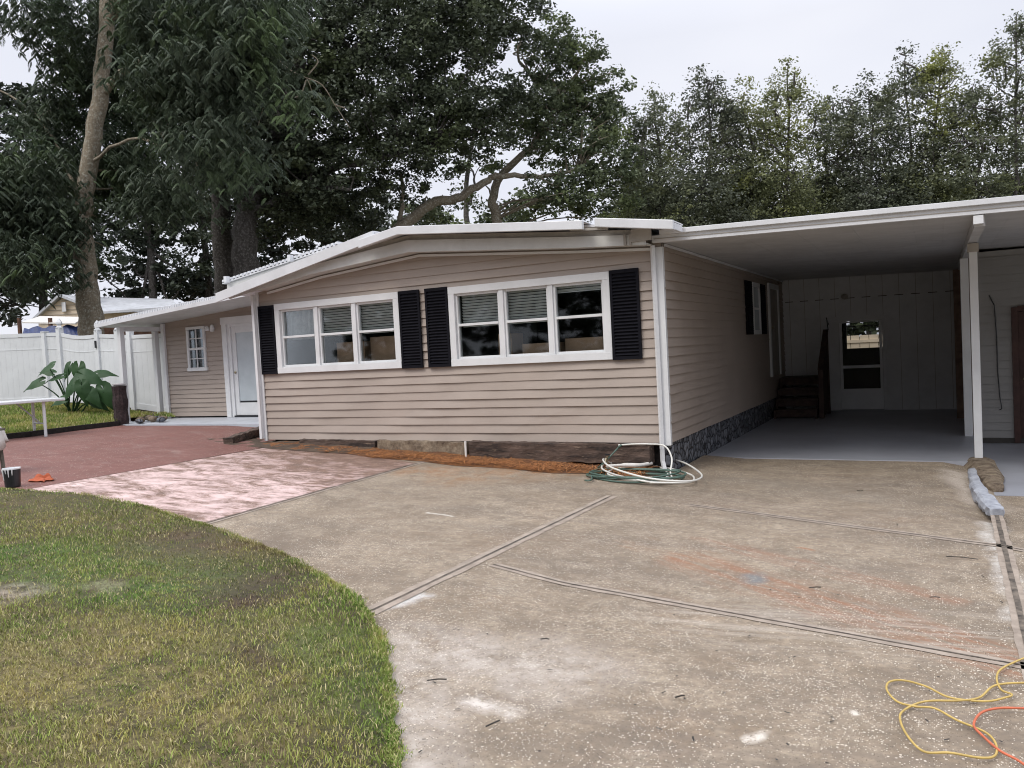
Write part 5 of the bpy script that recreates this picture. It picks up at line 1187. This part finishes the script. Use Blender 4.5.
# 5 row of slender trees behind the carport
row = [(655,92,32,'leftmost thin topped tree of the row above the carport'),(706,72,33,'bushy pointed tree above the house and carport corner'),(745,90,34,'paler narrow tree right of the first pointed crown'),(788,62,33,'tall tree with a yellow green patch in mid row'),(833,95,35,'rounded low tree in the middle of the row'),(868,84,33,'dark tree just left of the tall spire'),(905,52,34,'airy crowned tree with a tall spire left of the pale crowns'),(940,46,33,'open crowned tree carrying the highest spiky twigs'),(975,78,32,'olive round crowned tree near the right end of the row'),(1018,10,31,'tallest sparse tree at the right end of the row'),(1060,40,33,'grey green tree just past the right end of the row')]
for i, (px, top, d, lb) in enumerate(row):
    rg = random.Random(i); base = gb(px, d); mid_y = 200
    limbs = [([base, at(px+rg.uniform(-6,6),210,d), at(px+rg.uniform(-8,8),150,d), at(px+rg.uniform(-3,3),top+20,d), at(px,top+3,d)],.13,.006)]
    for k_ in range(7):
        y = rg.uniform(top+35,205); s_ = rg.choice((-1,1)); dx_ = rg.uniform(16,34); ye = max(y-rg.uniform(20,40), top+dx_*1.35+8); ym = (y+ye)/2; limbs.append(([at(px,max(y,ye+10),d), at(px+s_*dx_*.55,ym+3,d), at(px+s_*dx_,ye,d+rg.uniform(-1,1))],.04,.008))
    bls = []
    H_ = 225-top; wf_ = rg.uniform(.85,1.25)
    for k_ in range(10):
        t = k_/9; y = top+7+t*H_; w_ = (9+36*t**(.38 if i % 3 else .6))*rg.uniform(.8,1.2)*wf_; bls.append(bl(px+rg.uniform(-1,1)*(2+12*t), y, d+rg.uniform(-.8,.8), w_, 15*rg.uniform(.8,1.3), None, .30+.5*t))
    for k_ in range(12):                               # small upright leaders round the outline
        s_ = rg.uniform(-34,34); y = top+abs(s_)*1.15+rg.uniform(0,18); limbs.append(([at(px+s_*.6,y+34,d), at(px+s_*.85,y+18,d), at(px+s_,y+8,d)],.016,.004)); bls.append(bl(px+s_*.97, y+9, d, rg.uniform(3.5,8), rg.uniform(9,16), .4, .5))
    tree('slender_tree', lb, base, limbs, bls, M[('leaf_row','leaf_row_yellow','leaf_row_dark')[(i*2+i//3) % 3]], M['bark'], 1.7, 22, .072, 30, 'row of trees behind the carport', rad=(.14,.62))
# lower mass of shrubbery behind carport row
und = [bl(px, 215+rng.uniform(-6,6)-(px-640)*.03, 36+rng.uniform(-1,1), 34, 40, 2.) for px in range(640,1080,34)]
e = empty('hedgerow', tuple(gb(830,37)), 'dense dark undergrowth filling the gaps below the row of trees', 'hedge')
cs, rs = clumps_from_blobs(und, 2.5, 60, .14*.14*.8, (.3,.7)); leaf_cloud('foliage', cs, rs, 60, .14, M['leaf_row'], e)
b = MB()
for px in range(650,1070,40): b.tube([tuple(gb(px,36.5)), tuple(at(px+4,220,36.5))], [.08,.04], 5)
b.build('stems', M['bark'], e)
# 6 far left background trees
bgl = [(-30,44,'broad dark tree at the far left edge behind the garden',[(-20,230,60,60),(15,225,40,30),(15,180,34,30),(-30,150,55,50),(20,290,60,40),(-60,60,45,45)]),
       (40,46,'loose grey green tree left of the pale trunk',[(40,170,45,45),(60,120,35,35),(20,100,25,28),(50,235,50,40),(0,290,40,22),(75,60,30,30)]),
       (150,48,'dim tree between the pale trunk and the dark oak',[(140,150,50,55),(165,215,40,30),(130,262,42,26),(140,225,40,24),(180,285,36,14),(120,290,24,16),(180,90,45,50),(120,80,40,50),(135,10,50,40),(205,255,30,26)]),
       (205,50,'low spreading tree glimpsed beyond the left porch roof',[(205,190,40,45),(215,285,40,18),(165,285,40,16),(250,262,30,26)]),
       (330,50,'dark leafy tree filling the space under the oak crown',[(300,225,50,36),(265,205,30,30),(250,240,30,20),(350,235,40,24),(380,215,30,24),(320,190,50,30)]),
       (470,48,'bright leaved tree glimpsed under the arching limb',[(440,215,22,16),(455,225,35,10),(500,222,30,14),(410,222,22,14),(535,212,25,22),(470,165,22,10)]),
       (640,44,'dark bushy tree between the live oak and the slender row',[(640,195,26,40),(625,215,26,26),(660,215,26,26)])]
for px, d, lb, bs in bgl:
    base = gb(px, d); limbs = [([base, at(px+3,280,d), at(px-4,200,d), at(px+6,120,d)],.30,.10)]
    for (bx, by, rx, ry) in bs: limbs.append(([at(px,min(250,by+40),d), at((px+bx)/2+4,by+15,d), at(bx,by,d)],.12,.03))
    lf = 'leaf_oak2' if px == 470 else 'leaf_far'
    tree('background_tree', lb, base, limbs, [bl(x, y, d+random.uniform(-1,1), rx, ry, None, .8) for x, y, rx, ry in bs], M[lf], M['bark'], 2.6, 75, .19, 40, 'trees in the background', rad=(.4,1.))
b_ = []
for i in range(26): b_.append((np.array([-40+i*3.6+rng.uniform(-1,1), -42+rng.uniform(-3,3), 7+rng.uniform(-1.5,2)]), 3.4, 2.5, 7.6, 1.))
cs, rs = clumps_from_blobs(b_, 2.2, 60, .4*.4*.8, (.5,1.4)); tag(leaf_cloud('distant_wood', cs, rs, 60, .4, M['leaf_far']), 'belt of dark trees across the street behind the photographer', 'wood', kind='stuff')
cs, rs = clumps_from_blobs([(np.array([-3+i*2.2, 24, 2.2]), 1.6, 1., 2.2, 1.) for i in range(6)], 2.5, 60, .2*.2*.8, (.3,.8)); hb = empty('hedge', (1,24,0), 'green hedge behind the pale board fence of the back yard', 'hedge'); leaf_cloud('foliage', cs, rs, 60, .2, M['leaf_oak2'], hb)
b = MB()
for i in range(5): b.tube([(-3+i*2.2,24,-.2),(-3+i*2.2,24,3)], [.08,.03], 5)
b.build('stems', M['bark'], hb)
# bare hanging twig in front of the dark oak
b = MB(); d = 22
for pts in ([(268,50),(290,70),(306,78),(312,92)], [(306,78),(322,85),(335,105),(350,128)], [(335,105),(345,108)], [(308,75),(318,62),(312,55)], [(306,80),(300,95),(288,98)]):
    b.tube(spline([at(x, y, d) for x, y in pts], 4), [.022-.001*i for i in range(4*(len(pts)-1)+1)], 5)
b.tube(spline([at(268,50,d), at(220,10,22.5), at(150,-40,23)], 5), [.05-.002*i for i in range(11)], 6)
tag(b.build('bare_branch', M['bark_pale'], smooth=True), 'thin pale leafless branch hanging in front of the dark oak crown', 'branch')

# fallen leaves / twigs on the drive
P_ = []
for px, py, a, L in ((437,683,.5,.10),(493,727,1.2,.08),(962,560,-.1,.20),(545,642,.3,.05),(935,600,.2,.06),(815,590,.5,.08),(860,492,.3,.06),(680,700,.8,.05)):
    p = gp(px, py); b = MB(); b.tube([tuple(p+np.array([-math.cos(a)*L/2,-math.sin(a)*L/2,.017])), tuple(p+np.array([.006,.008,.019])), tuple(p+np.array([math.cos(a)*L/2,math.sin(a)*L/2,.017]))], .0035, 5)
    tag(b.build('fallen_twig', M['bark']), 'small dark fallen twig lying on the stained concrete', 'twig', 'twigs fallen on the driveway')
def on_drive():
    while True:
        px, py = random.uniform(380,1024), random.uniform(475,768)
        return tuple(gp(px, py)[:2])
tag(scatter_bits('leaf_litter', M['bark'], 70, on_drive, (.010,.03), .004, .002), 'tiny bits of leaf litter strewn over the driveway', 'litter')

# ------------------------------------------------------------------ sky and light
w = bpy.data.worlds.new('World'); sc.world = w; w.use_nodes = True; nt = w.node_tree
bg = nt.nodes['Background']; sky = nt.nodes.new('ShaderNodeTexSky'); sky.sky_type = 'NISHITA'; sky.sun_disc = False
SE, SR = R(52), R(200)
sky.sun_elevation = SE; sky.sun_rotation = SR; sky.air_density = 1; sky.dust_density = 3; sky.ozone_density = 1
bg.inputs[1].default_value = .12
tc = nt.nodes.new('ShaderNodeTexCoord'); mp = nt.nodes.new('ShaderNodeMapping'); mp.inputs['Scale'].default_value = (1,1,2.6); nz = nt.nodes.new('ShaderNodeTexNoise'); nz.inputs['Scale'].default_value = 1.6; nz.inputs['Detail'].default_value = 4; nz.inputs['Roughness'].default_value = .5
nt.links.new(tc.outputs['Generated'], mp.inputs[0]); nt.links.new(mp.outputs[0], nz.inputs[0])
mr = nt.nodes.new('ShaderNodeMapRange'); mr.inputs[1].default_value = .35; mr.inputs[2].default_value = .7; nt.links.new(nz.outputs[0], mr.inputs[0])
cl = nt.nodes.new('ShaderNodeMix'); cl.data_type = 'RGBA'; nt.links.new(mr.outputs[0], cl.inputs[0]); cl.inputs[6].default_value = (6.4,6.6,7.45,1); cl.inputs[7].default_value = (7.5,7.6,8.2,1)
mxs = nt.nodes.new('ShaderNodeMix'); mxs.data_type = 'RGBA'; mxs.inputs[0].default_value = .93; nt.links.new(sky.outputs[0], mxs.inputs[6]); nt.links.new(cl.outputs[2], mxs.inputs[7]); sp = nt.nodes.new('ShaderNodeSeparateXYZ'); nt.links.new(tc.outputs['Generated'], sp.inputs[0])
zr = nt.nodes.new('ShaderNodeMapRange'); zr.inputs[1].default_value = .35; zr.inputs[2].default_value = .95; zr.inputs[3].default_value = 1; zr.inputs[4].default_value = 2.5; nt.links.new(sp.outputs[2], zr.inputs[0])
vm = nt.nodes.new('ShaderNodeVectorMath'); vm.operation = 'SCALE'; nt.links.new(mxs.outputs[2], vm.inputs[0]); nt.links.new(zr.outputs[0], vm.inputs[3]); nt.links.new(vm.outputs[0], bg.inputs[0])   # an overcast sky is brightest overhead
ld = bpy.data.lights.new('sun', 'SUN'); ld.energy = 1.5; ld.angle = R(25); ld.color = (1,.95,.86); lo = bpy.data.objects.new('sun', ld); COL.objects.link(lo)
dirv = Vector((math.sin(SR)*math.cos(SE), math.cos(SR)*math.cos(SE), math.sin(SE)))   # towards the sun
lo.rotation_euler = dirv.to_track_quat('Z', 'Y').to_euler(); lo.location = (0,-5,12)
sc.view_settings.view_transform = 'Standard'; sc.view_settings.look = 'None'; sc.view_settings.gamma = 1; sc.view_settings.exposure = .06; sc.view_settings.use_curve_mapping = False
sc.cycles.use_denoising = True; sc.cycles.filter_width = 1.05; sc.cycles.max_bounces = 6; sc.cycles.transparent_max_bounces = 8
